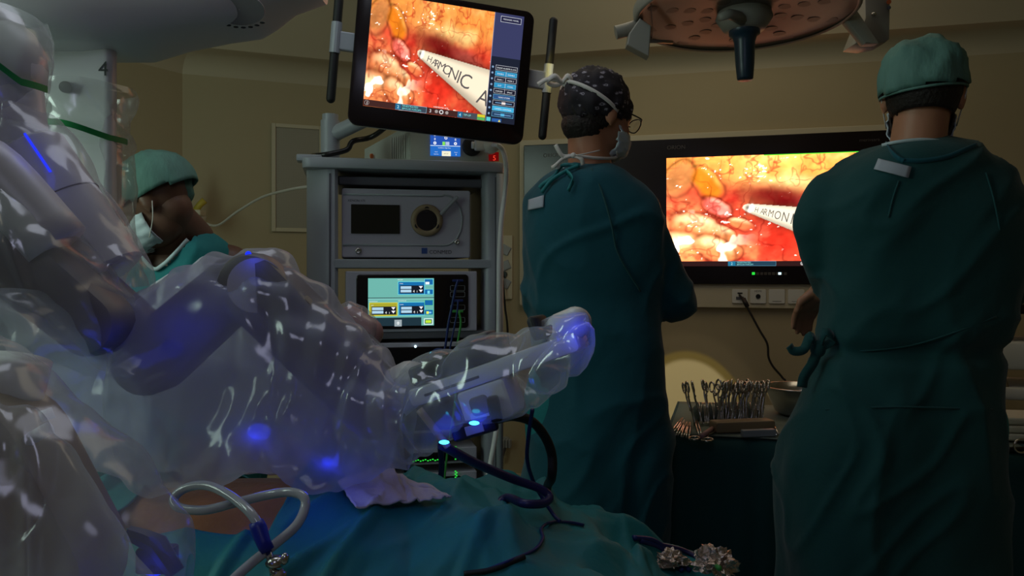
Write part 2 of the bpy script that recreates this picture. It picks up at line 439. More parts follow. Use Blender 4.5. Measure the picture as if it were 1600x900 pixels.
# angle helpers on display wall
def thC(name, label, cat, u, z=0, off=.0, group=None):
    p = wallC(u); n = N[2]; return thing(name, label, cat, p + n * off + Vector((0, 0, z)), -math.radians(15), group)
# ---------------------------------------------------------------- procedural surgical picture
_r = np.random.RandomState(5)
_lat = _r.rand(64, 64)
def vn(x, y, f, o=0):
    x = x * f + o * 7.3; y = y * f + o * 3.1; xi = np.floor(x).astype(int); yi = np.floor(y).astype(int); a = x - xi; b = y - yi
    a = a * a * (3 - 2 * a); b = b * b * (3 - 2 * b); g = lambda i, j: _lat[(i + o * 5) % 64, (j + o * 11) % 64]
    return (g(xi, yi) * (1 - a) + g(xi + 1, yi) * a) * (1 - b) + (g(xi, yi + 1) * (1 - a) + g(xi + 1, yi + 1) * a) * b
def fb(x, y, f, o=0, n=4): return sum(vn(x, y, f * 2 ** k, o + k) * .5 ** k for k in range(n)) / (2 - .5 ** (n - 1))
def ss(e0, e1, x): t = np.clip((x - e0) / (e1 - e0), 0, 1); return t * t * (3 - 2 * t)
TIP, SH = (.415, .53), -.33
def surgery(u, v, bright=1.0):
    """u,v arrays in 0..1 (v up). returns rgb"""
    A = 1.45; x = u * A; y = v
    wx = x + .10 * (fb(x, y, 3, 1) - .5); wy = y + .10 * (fb(x, y, 3, 4) - .5)
    n1 = fb(wx, wy, 4, 2); n2 = fb(wx, wy, 11, 7); n3 = fb(wx, wy * 1.6, 28, 3)
    def mixc(c, d, t): return c * (1 - t[..., None]) + np.array(d) * t[..., None]
    c = np.ones(u.shape + (3,)) * np.array([.80, .17, .10])
    c = mixc(c, [.95, .40, .20], ss(.42, .7, n1))
    c = mixc(c, [.55, .05, .04], ss(.52, .8, n2) * .6)
    top = ss(.60, .86, v + .14 * (u - .5) + .12 * (n1 - .5))          # orange ceiling of fat
    c = mixc(c, [.95, .47, .16], top); c = mixc(c, [1.0, .80, .42], top * ss(.35, .75, n1) * ss(.25, .7, u))
    vs = 1 - np.abs(fb(wx * 1.2, wy * 2, 5, 9, 3) - .5) * 28; c = mixc(c, [.62, .10, .05], np.clip(vs, 0, 1) * top * .7)
    vs = 1 - np.abs(fb(wx * 2, wy, 6, 13, 3) - .47) * 30; c = mixc(c, [.66, .13, .07], np.clip(vs, 0, 1) * top * .6)
    def blob(cx, cy, rx, ry, ang=0, soft=.35):
        nonlocal c
        dx, dy = wx - cx * A, wy - cy; ca, sa = math.cos(ang), math.sin(ang); a = (dx * ca + dy * sa) / rx; b = (-dx * sa + dy * ca) / ry
        if soft < .4: c = c * (1 - .36 * (.4 + n1) * np.exp(-((np.sqrt(a * a + b * b) - 1.06) / .13) ** 2))[..., None]
        return 1 - ss(1 - soft, 1 + soft * .3, np.sqrt(a * a + b * b)), a, b
    t, a, b = blob(.56, .62, .38, .13, -.22, .8); c = mixc(c, [.30, .02, .03], t * .9)                # dark cavity
    t, a, b = blob(.80, .52, .26, .10, -.35, .7); c = mixc(c, [.62, .20, .16], t * .8)
    t, a, b = blob(.20, .75, .17, .10, -.75); c = mixc(c, [.86, .36, .06], t); c = mixc(c, [1, .62, .22], t * ss(.2, .9, b + .4 * (n2 - .5)))   # orange lobe
    t, a, b = blob(.06, .80, .10, .17, -.3); c = mixc(c, [.70, .36, .16], t * .9)
    t, a, b = blob(.26, .54, .15, .07, -.6); c = mixc(c, [.93, .30, .24], t); c = mixc(c, [1, .58, .45], t * ss(.1, .8, b))
    for q in ((.40, .38, .10, .05, -.4), (.30, .30, .12, .07, -.5), (.17, .33, .22, .15, -.5), (.33, .13, .10, .08, .2), (.06, .12, .22, .20, .3), (.25, .16, .17, .11, -.6)):                       # pale yellow fat lower left
        t, a, b = blob(*q); c = mixc(c, [.93, .42, .20], t); c = mixc(c, [1.1, .85, .55], t * ss(-.1, .7, b - .3 * a + .7 * (n2 - .5)))
    t, a, b = blob(.58, .24, .30, .20, -.3, .9); c = mixc(c, [.86, .08, .05], t * .65); c = mixc(c, [1, .35, .22], t * ss(.5, .75, n2) * .7)
    ln = 1 - np.abs(fb(wx, wy, 7, 21, 3) - .5) * 22; c = mixc(c, [.30, .02, .02], np.clip(ln, 0, 1) * .45 * (1 - top))
    sp = ss(.75, .80, n3) * ss(.50, .66, fb(x, y, 5, 17)) ; lo = ss(.60, .25, v) * ss(.5, .2, u) * .7
    c = mixc(c, [1.6, 1.5, 1.35], np.clip(sp * 1.0 + lo * ss(.62, .67, fb(wx, wy, 7, 33, 3)), 0, 1))
    c *= (.78 + .44 * fb(wx, wy, 18, 30, 3))[..., None]
    # instrument: pale tapering shaft from the tip to the lower right
    tx, ty = TIP[0] * A, TIP[1]; dx, dy = math.cos(-.30), math.sin(-.30)
    s = (x - tx) * dx + (y - ty) * dy; q = -(x - tx) * dy + (y - ty) * dx
    hw = .036 + .19 * np.clip(s, 0, 2); cap_ = np.where(s < .02, np.sqrt((np.minimum(s - .02, 0) / .05) ** 2 + (q / .036) ** 2) < 1, np.abs(q) < hw)
    m = cap_.astype(float); e = q / np.maximum(hw, 1e-3)
    sh = np.clip(.95 - .35 * ss(.35, 1, -e) - .22 * ss(.55, 1, e), 0, 1.1)
    c = c * (1 - .45 * np.exp(-np.clip(np.abs(q) - hw, 0, 9) * 26) * (s > 0) * (1 - m))[..., None]
    col = sh[..., None] * np.array([1.0, .90, .74]); c = c * (1 - m[..., None]) + col * m[..., None]
    gl = np.exp(-((s - .01) / .02) ** 2 - ((q) / .022) ** 2); c = c * (1 - gl[..., None]) + gl[..., None] * np.array([.25, .22, .2])
    gl = np.exp(-((s - .03) / .013) ** 2 - ((q) / .03) ** 2); c = c + gl[..., None] * 1.2
    c = np.clip(c, 0, 3); return np.where(c < 1, c ** 1.55, 1 + (c - 1) * 1.5) * bright
def picture(name, parent, x0, x1, z0, z1, y, u0, u1, v0, v1, m, nx, hot=None):
    nz = int(nx * (z1 - z0) / (x1 - x0)); U, Vv = np.meshgrid(np.linspace(0, 1, nx), np.linspace(0, 1, nz))
    col = surgery(u0 + (u1 - u0) * U, v0 + (v1 - v0) * Vv)
    if hot is not None: col = col * (1 + hot(U, Vv))[..., None]
    co = np.stack([x0 + (x1 - x0) * U, np.full_like(U, y), z0 + (z1 - z0) * Vv], -1).reshape(-1, 3)
    idx = np.arange(nx * nz).reshape(nz, nx); F = np.stack([idx[:-1, :-1], idx[:-1, 1:], idx[1:, 1:], idx[1:, :-1]], -1).reshape(-1, 4)
    me = bpy.data.meshes.new(name); me.from_pydata(co.tolist(), [], F.tolist())
    ca = me.color_attributes.new('Col', 'FLOAT_COLOR', 'POINT')
    ca.data.foreach_set('color', np.concatenate([col.reshape(-1, 3), np.ones((nx * nz, 1))], 1).astype(np.float32).ravel())
    return link(name, me, m, parent, False)
def letters(G, x0, x1, z0, z1, s, sc=1, ang=-.50):
    """HARMONIC A printed along the shaft, growing toward the viewer"""
    Wd, H = x1 - x0, z1 - z0
    for ch, d, sz in s:
        px = TIP[0] * 1.45 + d * math.cos(ang); pz = TIP[1] + d * math.sin(ang)
        yield ch, x0 + px / 1.45 * Wd, z0 + pz * H, sz * H
LET = [('H', .119, .075), ('A', .182, .083), ('R', .218, .092), ('M', .273, .104), ('O', .345, .118), ('N', .425, .136), ('I', .497, .156), ('C', .580, .182)]

# ---------------------------------------------------------------- wall display
pL, pR = wallC(822), wallC(1442)
wd = thing('wall_display_panel', 'large black framed wall display showing surgery behind the two standing surgeons', 'display', pL, -math.radians(15))
L = (pR - pL).length
def cz(v, u): return CZ + (HV - v) / FPX * wallC(u).y
zb, zt = cz(444, 1200), cz(209.5, 1300)
def wx_(u): return (wallC(u) - pL).length * (1 if u > 822 else -1)
fnW = lambda a, b, d: Vector((a, d, b))
bm = B(); prism(bm, rrect(-.03, L + .02, zb - .125, zt + .032, .01), -.001, -.035, fnW, .004); obj('back_frame', bm, M['trim'], wd)
bm = B(); prism(bm, rrect(0, L, zb, zt, .006), -.03, -.055, fnW, .003); obj('black_glass', bm, M['bezel'], wd)
sx0, sx1, sz0, sz1 = wx_(1042.5), wx_(1352), cz(416, 1100), cz(242, 1250)
hot = lambda U, V: .9 * np.exp(-((U - .55) / .35) ** 2 - ((V - 1) / .22) ** 2) + .9 * np.exp(-((U - .0) / .2) ** 2 - ((V - .22) / .25) ** 2)
picture('display_picture', wd, sx0, sx1, sz0, sz1, -.0556, 0, 1.0, 0, 1.0, M['pic2'], 330, hot)
G = Gfx(-.0557); Wd, H = sx1 - sx0, sz1 - sz0
def wmap(p, z): return sx0 + p / 1.45 * Wd, sz0 + z * H
for ch, d, sz in LET[:8]:
    d = d * .70 - .012; sz *= .86
    px, pz = wmap(TIP[0] * 1.45 + d * math.cos(SH), TIP[1] + d * math.sin(SH)); h = sz * H
    G.text(ch, px, pz - h * .35, h * 1.05, (.16, .15, .14), -.25, True, .68)
G.rect(sx1, sx1 + .22, sz0, sz1, (.03, .035, .09)); G.rect(sx0, sx1, sz0, sz0 + .026, (.035, .012, .012)); G.rect(sx0 + Wd * .5, sx1 + .2, sz1 - .005, sz1, (.12, .9, .05))
a = sx0 + Wd * .32; G.rect(a, a + .24, sz0 + .001, sz0 + .026, (.02, .06, .10)); G.rect(a, a + .24, sz0 + .001, sz0 + .026, (.12, .35, .5), .0015); G.rect(a, a + .038, sz0 + .001, sz0 + .026, (.02, .2, .35))
G.text('2', a + .014, sz0 + .006, .02, (.5, .8, .9)); G.text('FENESTRATED', a + .045, sz0 + .015, .011, (.3, .8, .8)); G.text('BIPOLAR FORCEPS', a + .045, sz0 + .005, .010, (.3, .8, .8))
a = sx0 + Wd * .69; G.disc(a, sz0 + .013, .010, (.4, .38, .36)); G.text('3', a - .005, sz0 + .006, .018, (.9, .9, .9)); G.disc(a + .075, sz0 + .013, .010, (.25, .22, .22)); G.disc(a + .12, sz0 + .013, .011, (.5, .5, .5)); G.disc(a + .12, sz0 + .013, .006, (.05, .02, .02))
G.build('display_overlay', wd)
bm = B()
for k in range(1, 9): box(bm, wx_(1175) + k * .0195, wx_(1175) + k * .0195 + .015, -.057, -.054, zb + .048, zb + .062, .001)
obj('indicator_strip', bm, mat('dim_buttons', (.10, .09, .08), .5), wd)
bm = B(); box(bm, wx_(1175) - .002, wx_(1175) + .013, -.058, -.054, zb + .049, zb + .063, .001); tag_ = obj('indicator_light', bm, M['led_g'], wd); tag_['label'] = 'green indicator light'
bm = B(); box(bm, wx_(1215), wx_(1215) + .014, -.058, -.0575, zb + .05, zb + .062); obj('indicator_light', bm, M['led_w'], wd)['label'] = 'white indicator light'
bm = B(); fnT = lambda a, b: Vector((a, -.0556, b))
add_text(bm, 'ORION', wx_(1043), cz(236, 1043), .030, fnT); add_text(bm, 'ORION', wx_(852), cz(248, 852), .030, fnT); add_text(bm, 'merivaara', wx_(1340), cz(224, 1340), .024, fnT)
obj('maker_text', bm, mat('dim_print', (.07, .06, .06), .5), wd)
# sockets in the strip below
def socket(u, kind, label):
    t = thC('wall_socket', label, 'socket', u, zb - .063, .0365, 'sockets in the strip under the wall display' if 0 else None)
    bm = B(); prism(bm, rrect(-.04, .04, -.037, .037, .006), 0, -.008, fnW, .002); obj('plate', bm, M['white'] if kind else M['trim'], t)
    if kind == 'round':
        bm = B(); cyl(bm, (0, -.007, 0), (0, -.012, 0), .012, 20); obj('port', bm, M['black'], t); bm = B(); add_text(bm, 'HDMI', -.018, .022, .014, lambda a, b: Vector((a, -.0085, b))); obj('print', bm, M['ink'], t)
    elif kind == 'plug':
        bm = B(); box(bm, -.02, .02, -.012, -.007, -.018, -.002, .002); obj('port', bm, M['cartd'], t); bm = B(); box(bm, -.013, .013, -.010, -.007, .012, .020, .003); obj('port', bm, M['black'], t)
    else:
        bm = B(); box(bm, -.022, .022, -.0095, -.007, -.026, -.024); obj('slot', bm, M['cartd'], t)
socket(1156, 'plug', 'leftmost white wall socket under the display with the black cord plugged in')
socket(1184, 'round', 'white wall socket with a round black port under the display')
socket(1213, 'x', 'blank white switch plate between the round port and the plate beside the right surgeon')
socket(1243, 'y', 'blank white switch plate nearest the right surgeon under the display')
# cord from the socket down behind the basin
def onC(u, v, off): p = wallC(u) + N[2] * off; return Vector((p.x, p.y, CZ + (HV - v) / FPX * p.y))
bm = B(); tube(bm, [onC(1155, 461, .05), onC(1163, 470, .09), onC(1168, 482, .10), onC(1185, 515, .11), onC(1197, 537, .12), onC(1199, 558, .12), onC(1206, 573, .12), onC(1220, 590, .12), onC(1226, 606, .13), onC(1230, 700, .14), onC(1235, 830, .14)], .0055, 8, 6)
tube(bm, [onC(1161, 467, .085), onC(1167, 479, .10)], .012, 10)
tag(obj('power_cord', bm, M['rubber'], smooth=True), 'thin black cord hanging from the socket below the wall display to behind the basin', 'cord')
# wall control plate between tower and left surgeon
t = thC('wall_control_plate', 'metal wall plate with tilted switches between the video tower and the capped surgeon', 'wall plate', 779, 0, .001)
bm = B(); za, zb2 = cz(467, 790), cz(368, 790); prism(bm, rrect(0, .085, za, zb2, .004), 0, -.012, fnW, .002); obj('plate', bm, M['trim'], t)
bm = B()
for zz, an in ((.28, .5), (.19, -.4), (.09, .5)):
    m4 = Matrix.Translation((.045, -.016, za + zz)) @ Matrix.Rotation(an, 4, 'Y'); box(bm, -.028, .028, -.006, .006, -.026, .026, .004, 2, m4)
obj('switches', bm, M['cart'], t)
bm = B(); cyl(bm, (.04, -.012, za + .14), (.04, -.03, za + .14), .017, 16); obj('plug', bm, M['black'], t)
bm = B(); tube(bm, [onC(787, 425, .05), onC(790, 445, .05), onC(792, 480, .04), onC(796, 515, .04), onC(798, 600, .04)], .006, 8, 6)
tag(obj('power_cord', bm, M['rubber'], smooth=True), 'black cord hanging from the wall plate between tower and capped surgeon', 'cord')
# pipe fitting low on the wall
t = thC('wall_fitting', 'ribbed grey fitting low on the wall behind the black cable loop', 'fitting', 800, cz(690, 795), .0)
bm = B(); cyl(bm, (-.035, -.04, 0), (-.035, -.001, 0), .03, 12)
for k in range(5): box(bm, -.07 + k * .017, -.058 + k * .017, -.075, -.04, -.022, .025, .003)
obj('ribbed_head', bm, M['cart'], t); bm = B(); tube(bm, [(-.03, -.05, -.02), (-.04, -.06, -.06), (-.05, -.06, -.10)], .012, 8, 4); obj('stem', bm, M['cartd'], t, True)

# ---------------------------------------------------------------- surgical lamp overhead
lc = Vector((.705, 2.43, 2.028))
lt = thing('surgical_lamp', 'round surgical lamp head switched off hanging above the surgeons with a dark blue handle', 'lamp', lc, 0, rot=(math.radians(-3), 0, 0))
bm = B(); R0 = .332
lathe(bm, [(.02, .012), (.12, .006), (.25, .0), (R0 - .03, .004), (R0 - .012, .0)], seg=64); obj('glass_underside', bm, M['lampg'], lt, True)
bm = B(); lathe(bm, [(R0 - .014, -.002), (R0 - .006, -.006), (R0, .0), (R0 + .002, .03), (R0 - .03, .07), (.2, .11), (.06, .13), (.001, .13)], seg=64); obj('housing', bm, M['lampb'], lt, True)
for k in range(10):
    a = 2 * PI * k / 10 + .16; bm = B()
    for r in (.12, .175, .23, .285):
        c0 = Vector((math.cos(a) * r, math.sin(a) * r, -.001)); cyl(bm, c0 + Vector((0, 0, float(np.interp(r, [.02, .12, .25, .30], [.012, .006, 0, .004])) + .0003)), c0 + Vector((0, 0, .012)), .020, 16)
    obj('lens_row', bm, M['lens'], lt)
bm = B(); lathe(bm, [(.075, .02), (.085, -.01), (.062, -.045), (.045, -.05)], seg=32); obj('hub_ring', bm, M['lampb'], lt, True)
bm = B(); tube(bm, [(-.02, -.05, -.03), (-.07, -.09, -.03), (-.10, -.10, -.045)], [.02, .015, .012], 10); obj('hub_lever', bm, M['lampb'], lt, True)
bm = B(); lathe(bm, [(.001, .01), (.035, .01), (.037, -.03), (.046, -.035), (.046, -.06), (.037, -.065), (.031, -.085), (.028, -.15), (.024, -.195), (.021, -.2), (.001, -.2)], seg=28); obj('sterile_handle', bm, M['handle'], lt, True)
# side grips
def lw(name, bm, m, sm=False):
    o = obj(name, bm, M[m], lt, sm); o.matrix_parent_inverse = (Matrix.Translation(lt.location) @ Euler(lt.rotation_euler).to_matrix().to_4x4()).inverted(); return o
bm = B(); tube(bm, [P(962, 51, 2.46), P(975, 48, 2.46), P(1000, 40, 2.5)], .021, 18); lw('grip_hub', bm, 'lampb', 'auto')
bm = B(); prism(bm, [(P(u, 0, 2.42).x, P(0, v, 2.42).z) for u, v in ((983, 52), (1000, 28), (1018, 40), (1014, 88), (980, 70))], 2.42, 2.47, lambda a, b, d: Vector((a, d, b)), .004); lw('side_grip', bm, 'lampb')
bm = B(); tube(bm, [P(1010, 64, 2.46), P(1050, 66, 2.6)], .006, 8); lw('grip_rail', bm, 'lampb', True)
bm = B(); prism(bm, [(P(u, 0, 2.5).x, P(0, v, 2.5).z) for u, v in ((1336, 68), (1352, 28), (1350, -60), (1393, -60), (1391, 60), (1384, 66), (1358, 71))], 2.5, 2.60, lambda a, b, d: Vector((a, d, b)), .008)
prism(bm, [(P(u, 0, 2.46).x, P(0, v, 2.46).z) for u, v in ((1318, 26), (1352, 68), (1374, 67), (1336, 10))], 2.46, 2.5, lambda a, b, d: Vector((a, d, b)), .005)
tube(bm, [P(1372, -50, 2.55), P(1372, -200, 2.55) * 1.0], .035, 16); lw('suspension_arm', bm, 'lampb', 'auto')
bm = B(); cyl(bm, P(1389, 3, 2.5), P(1389, 3, 2.49), .007, 14); lw('arm_button', bm, 'orange')['label'] = 'orange round button'
bm = B(); cyl(bm, P(1389, 12, 2.5), P(1389, 12, 2.49), .006, 14); lw('arm_button', bm, 'cartd')
bm = B(); ell(bm, P(1365, 22, 2.495), (.008, .008, .006), None, 10); lw('arm_screw', bm, 'steel', True)
bm = B(); tube(bm, [(-.30, -.1, -.004), (-.26, .1, -.012), (-.24, .22, -.004)], .0015, 6, 6); obj('cable_lead', bm, M['cartd'], lt)

# ---------------------------------------------------------------- video tower
CW = .634; cy = math.radians(12)
co = Vector((-.657, 2.55, 0)); cart = thing('video_tower', 'grey wheeled equipment tower with open shelves left of the surgeon in the patterned cap', 'equipment tower', co, cy)
cm = Matrix.Translation(co) @ Matrix.Rotation(cy, 4, 'Z')
def cl(u, v, yl=0):     # pixel -> local (x,z) on the tower's plane at local depth yl
    k = (u - 800) / FPX; # ray (k,1): solve local y = yl
    c, s = math.cos(cy), math.sin(cy)
    # local y = -s*(X-ox)+c*(Y-oy)
    Y = (yl - s * co.x + c * co.y) / (c - s * k); X = k * Y
    return (c * (X - co.x) + s * (Y - co.y)), CZ + (HV - v) / FPX * Y
def cz2(v): return cl(600, v)[1]
D = .52; zTop = cz2(249)
fn = lambda a, b, d: Vector((a, b, d))
# columns: rounded profile
def column(name, x0, x1, sgn):
    pts = rrect(x0, x1, 0, .10, .02, 4) if sgn > 0 else [(x0, .10), (x0, .052), (x0 + .006, .040), (x0 + .062, .003), (x0 + .07, 0), (x1 - .01, 0), (x1, .01), (x1, .10)]
    bm = B(); prism(bm, pts, .12, zTop - .03, fn, .003)
    gx = x0 + .072 if sgn < 0 else x1 - .02
    o = obj(name, bm, M['cart'], cart, 'auto')
    bm = B(); box(bm, gx, gx + .006, -.003, .01, .14, zTop - .05); obj('column_groove', bm, M['cartd'], cart)
column('front_column', 0, .10, -1); column('front_column', CW - .055, CW, 1)
bm = B(); cyl(bm, (CW - .008, -.02, .3), (CW - .008, -.02, zTop - .04), .012, 12); obj('side_rail', bm, M['cart'], cart, True)
for x in (0.0, CW - .03):
    bm = B(); box(bm, x, x + .03, D - .08, D, .12, zTop - .03, .006); obj('rear_post', bm, M['cart'], cart)
bm = B(); box(bm, CW - .03, CW - .02, .09, D - .05, .14, zTop - .04, .002); obj('side_panel', bm, M['cartd'], cart)
bm = B(); prism(bm, rrect(-.012, CW + .012, -.02, D + .01, .03, 4), zTop - .035, zTop, fn, .006)
box(bm, -.03, .05, .0, .06, zTop - .012, zTop + .01, .005); obj('top_panel', bm, M['cart'], cart, 'auto')
bm = B(); box(bm, .1, CW - .05, .06, D - .1, cl(600, 292, .1)[1], zTop - .05, .004); obj('top_drawer_underside', bm, M['cartd'], cart)
for va, vb in ((405, 419), (519, 530), (596, 604), (768, 780)):
    bm = B(); z1_, z0_ = cz2(va), cz2(vb); box(bm, .08, CW - .03, .0, D - .02, z0_, z1_, .003); obj('shelf', bm, M['cartd'] if va != 405 else M['cart'], cart)
bm = B(); box(bm, -.02, CW + .02, -.03, D + .02, .08, .14, .02); obj('base', bm, M['cart'], cart)
for x in (.04, CW - .04):
    for y in (.04, D - .04):
        bm = B(); cyl(bm, (x - .012, y, .045), (x + .012, y, .045), .045, 20); box(bm, x - .018, x + .018, y - .02, y + .02, .05, .09, .004); obj('caster', bm, M['black'], cart)
def unit(name, label, cat, ua, ub, va, vb, yl, depth, m, lift=0):
    xa, za = cl(ua, vb, yl); xb, zb_ = cl(ub, va, yl)
    t = thing(name, label, cat, cm @ Vector((xa, yl, za + lift)), cy); return t, xb - xa, zb_ - za
# -- camera / light source unit
t, w_, h_ = unit('light_source_unit', 'lilac grey box with a round black socket on the upper tower shelf', 'medical device', 534, 735, 297, 403, .03, .4, None)
dz = cz2(405) - (cl(534, 403, .03)[1]); t.location.z += dz + .006
bm = B(); prism(bm, rrect(0, w_, 0, h_ - .004, .008), 0, .38, fnW, .004); obj('housing', bm, M['unit'], t)
px = lambda u: (u - 534) / 201 * w_; pz = lambda v: (403 - v) / 106 * h_
G_ = lambda a, b: Vector((a, -.0022, b))
bm = B(); prism(bm, rrect(px(548), px(623), pz(367), pz(323), .002), .001, -.003, fnW, 0); obj('screen', bm, M['glassd'], t)
bm = B(); pts = [(px(536), pz(384)), (px(690), pz(384))] + [(px(693) + .06 * math.sin(a), pz(345) - .0 - (pz(345) - pz(384)) * math.cos(a)) for a in [PI * k / 14 for k in range(15)]] + [(px(690), pz(308)), (px(536), pz(308))]
tube(bm, [(a, -.001, b) for a, b in pts], .0035, 6); obj('raised_trim', bm, M['cart'], t, True)
cx, cz_ = px(665), pz(346); bm = B(); lathe(bm, [(.05, .0), (.0535, .006), (.05, .012), (.036, .014), (.034, .008)], (cx, 0, cz_), 40, Matrix.Rotation(PI / 2, 3, 'X').to_3x3()); obj('socket_ring', bm, M['tan'], t, True)
bm = B(); cyl(bm, (cx, .002, cz_), (cx, -.010, cz_), .037, 32)
for a in (90, 210, 330): q = math.radians(a); cyl(bm, (cx + .037 * math.cos(q), 0, cz_ + .037 * math.sin(q)), (cx + .037 * math.cos(q), -.0135, cz_ + .037 * math.sin(q)), .0085, 14)
obj('socket', bm, M['black'], t)
bm = B(); a0 = math.atan2(pz(305) - pz(335), px(719) - px(690)); m4 = Matrix.Translation((px(690), -.016, pz(333))) @ Matrix.Rotation(-a0, 4, 'Y'); box(bm, -.012, .072, -.005, .006, -.006, .006, .004, 2, m4); obj('lever', bm, M['cart'], t)
for uu, vv, r, m in ((559, 393, .011, 'steel'), (713, 379, .0095, 'steel')):
    bm = B(); lathe(bm, [(r, 0), (r, .008), (r * .8, .011), (r * .35, .012), (r * .3, .004), (.0005, .004)], (px(uu), 0, pz(vv)), 20, Matrix.Rotation(PI / 2, 3, 'X')); obj('knob', bm, M[m], t, True)
bm = B(); add_text(bm, 'ConMed'.upper(), px(669), pz(397), .0175, G_); obj('maker_text', bm, M['ink'], t)
bm = B(); add_text(bm, 'C', px(657), pz(397), .024, G_)if 0 else None; box(bm, px(657), px(666), -.003, -.001, pz(397), pz(388)); obj('maker_logo', bm, M['logo'], t)
bm = B(); add_text(bm, 'XENON 175', px(543), pz(319), .0105, G_); obj('model_text', bm, M['ink'], t)
# -- electrosurgical unit
t, w_, h_ = unit('electrosurgical_unit', 'electrosurgical generator with a bright cyan touch display on the middle shelf', 'medical device', 540, 745, 421, 518, .0, .4, None)
dz = cz2(519) - t.location.z; t.location.z += dz
bm = B(); prism(bm, rrect(0, w_, 0, h_ - .002, .004), -.004, .38, fnW, .003); obj('housing', bm, M['unit'], t)
px = lambda u: (u - 540) / 205 * w_; pz = lambda v: (518 - v) / 97 * h_
bm = B(); prism(bm, rrect(px(556), px(731), pz(513), pz(427), .012), .0, -.009, fnW, .003); obj('control_panel', bm, M['bezel'], t)
G = Gfx(-.0094); X = lambda q: px(574) + (px(676) - px(574)) * (q - 112) / (928 - 112); Z = lambda q: pz(508) + (pz(433) - pz(508)) * (705 - q) / (705 - 103)
G.rect(X(112), X(928), Z(705), Z(103), (.16, .48, .42)); G.rect(X(112), X(928), Z(356), Z(347), (.03, .06, .07)); G.rect(X(112), X(770), Z(705), Z(600), (.015, .035, .05)); G.rect(X(112), X(928), Z(372), Z(360), (.25, .6, .55))
def cell(x0, z0_, x1, z1_, edge, fill):
    G.rect(X(x0), X(x1), Z(z1_), Z(z0_), fill); G.rect(X(x0), X(x1), Z(z1_), Z(z0_), edge, .0012)
    w2 = x1 - x0; dk = (.01, .012, .02)
    G.rect(X(x0 + w2 * .08), X(x1 - w2 * .04), Z(z1_ - 18), Z(z0_ + 50), dk)
    for k in (0, 1): a = z0_ + 60 + k * 44; G.rect(X(x0 + w2 * .10), X(x0 + w2 * .50), Z(a + 34), Z(a), (.45, .68, .85))
    G.text('4', X(x0 + w2 * .56), Z(z1_ - 28), .0115, (1, 1, 1)); G.text('I', X(x0 + w2 * .70), Z(z1_ - 28), .009, (1, 1, 1))
    for k in (0, 1): a = z0_ + 58 + k * 46; G.poly([(X(x0 + w2 * .78), Z(a)), (X(x0 + w2 * .93), Z(a)), (X(x0 + w2 * .855), Z(a + 34))][::-1], (.95, .95, 1))
cell(478, 145, 812, 312, (.2, .95, 1), (.01, .16, .42)); cell(126, 410, 472, 580, (.95, .85, .05), (.42, .40, .03)); cell(485, 405, 815, 575, (.2, .95, 1), (.01, .16, .42))
for a, b, s_ in ((475, 128, 'BIPOLAR'), (495, 176, 'COAG'), (125, 400, 'MONOPOLAR'), (148, 450, 'CUT'), (480, 394, 'MONOPOLAR'), (500, 442, 'COAG')): G.text(s_, X(a), Z(b), .0042, (.9, 1, 1))
for a, b, c_, d_ in ((112, 190, (.01, .14, .4), (.2, .9, 1)), (242, 312, (.01, .14, .4), (.2, .9, 1)), (378, 452, (.01, .14, .4), (.15, .8, .2)), (502, 572, (.01, .14, .4), (.15, .8, .4))): G.rect(X(808), X(918), Z(b), Z(a), c_); G.rect(X(808), X(918), Z(b), Z(a), d_, .001)
G.rect(X(820), X(870), Z(182), Z(150), (.9, 1, 1)); G.rect(X(845), X(875), Z(300), Z(262), (.2, .75, .9)); G.rect(X(832), X(862), Z(558), Z(525), (.9, .95, .1)); G.rect(X(862), X(895), Z(552), Z(530), (.2, .6, .9))
G.rect(X(800), X(915), Z(695), Z(615), (.7, .9, .85)); G.rect(X(812), X(902), Z(683), Z(627), (.03, .15, .1)); G.rect(X(822), X(892), Z(672), Z(638), (.55, .85, .05))
G.rect(X(435), X(525), Z(712), Z(628), (.35, .42, .45)); G.disc((X(435) + X(525)) / 2, (Z(712) + Z(628)) / 2, .0042, (.95, 1, 1)); G.disc((X(435) + X(525)) / 2, (Z(712) + Z(628)) / 2, .003, (.3, .36, .4)); G.rect(X(476), X(484), Z(690), Z(652), (.95, 1, 1))
G.build('touch_display', t)
for vv, m in ((437, 'bluec'), (469, 'bluec'), (486, 'greenc')):
    bm = B(); box(bm, px(705), px(722), -.02, -.006, pz(vv + 2), pz(vv - 2), .002); obj('cable_plug', bm, M[m], t)
for vv in (449, 459, 480, 500):
    bm = B(); q = rrect(px(702), px(725), pz(vv + 4), pz(vv - 4), .003, 3); tube(bm, [(a, -.0092, b) for a, b in q + q[:1]], .0006, 5); obj('socket_outline', bm, M['cart'], t)
# -- dark recorder unit
t, w_, h_ = unit('recorder_unit', 'black glass fronted unit with two small glowing lamps below the electrosurgical generator', 'medical device', 540, 745, 531, 596, .0, .4, None)
t.location.z += cz2(596) - t.location.z
px = lambda u: (u - 540) / 205 * w_; pz = lambda v: (596 - v) / 65 * h_
bm = B(); prism(bm, rrect(0, w_, 0, h_ - .002, .004), 0, .38, fnW, .003); obj('housing', bm, M['unit'], t)
bm = B(); prism(bm, rrect(px(560), px(728), pz(583), pz(539), .012), .002, -.007, fnW, .003); obj('glass_front', bm, M['bezel'], t)
for uu, vv, m in ((647, 538, 'led_w'), (672, 550, 'led_c')):
    bm = B(); ell(bm, (px(uu), -.009, pz(vv)), (.0045, .003, .0045), None, 10); obj('indicator_light', bm, M[m], t, True)
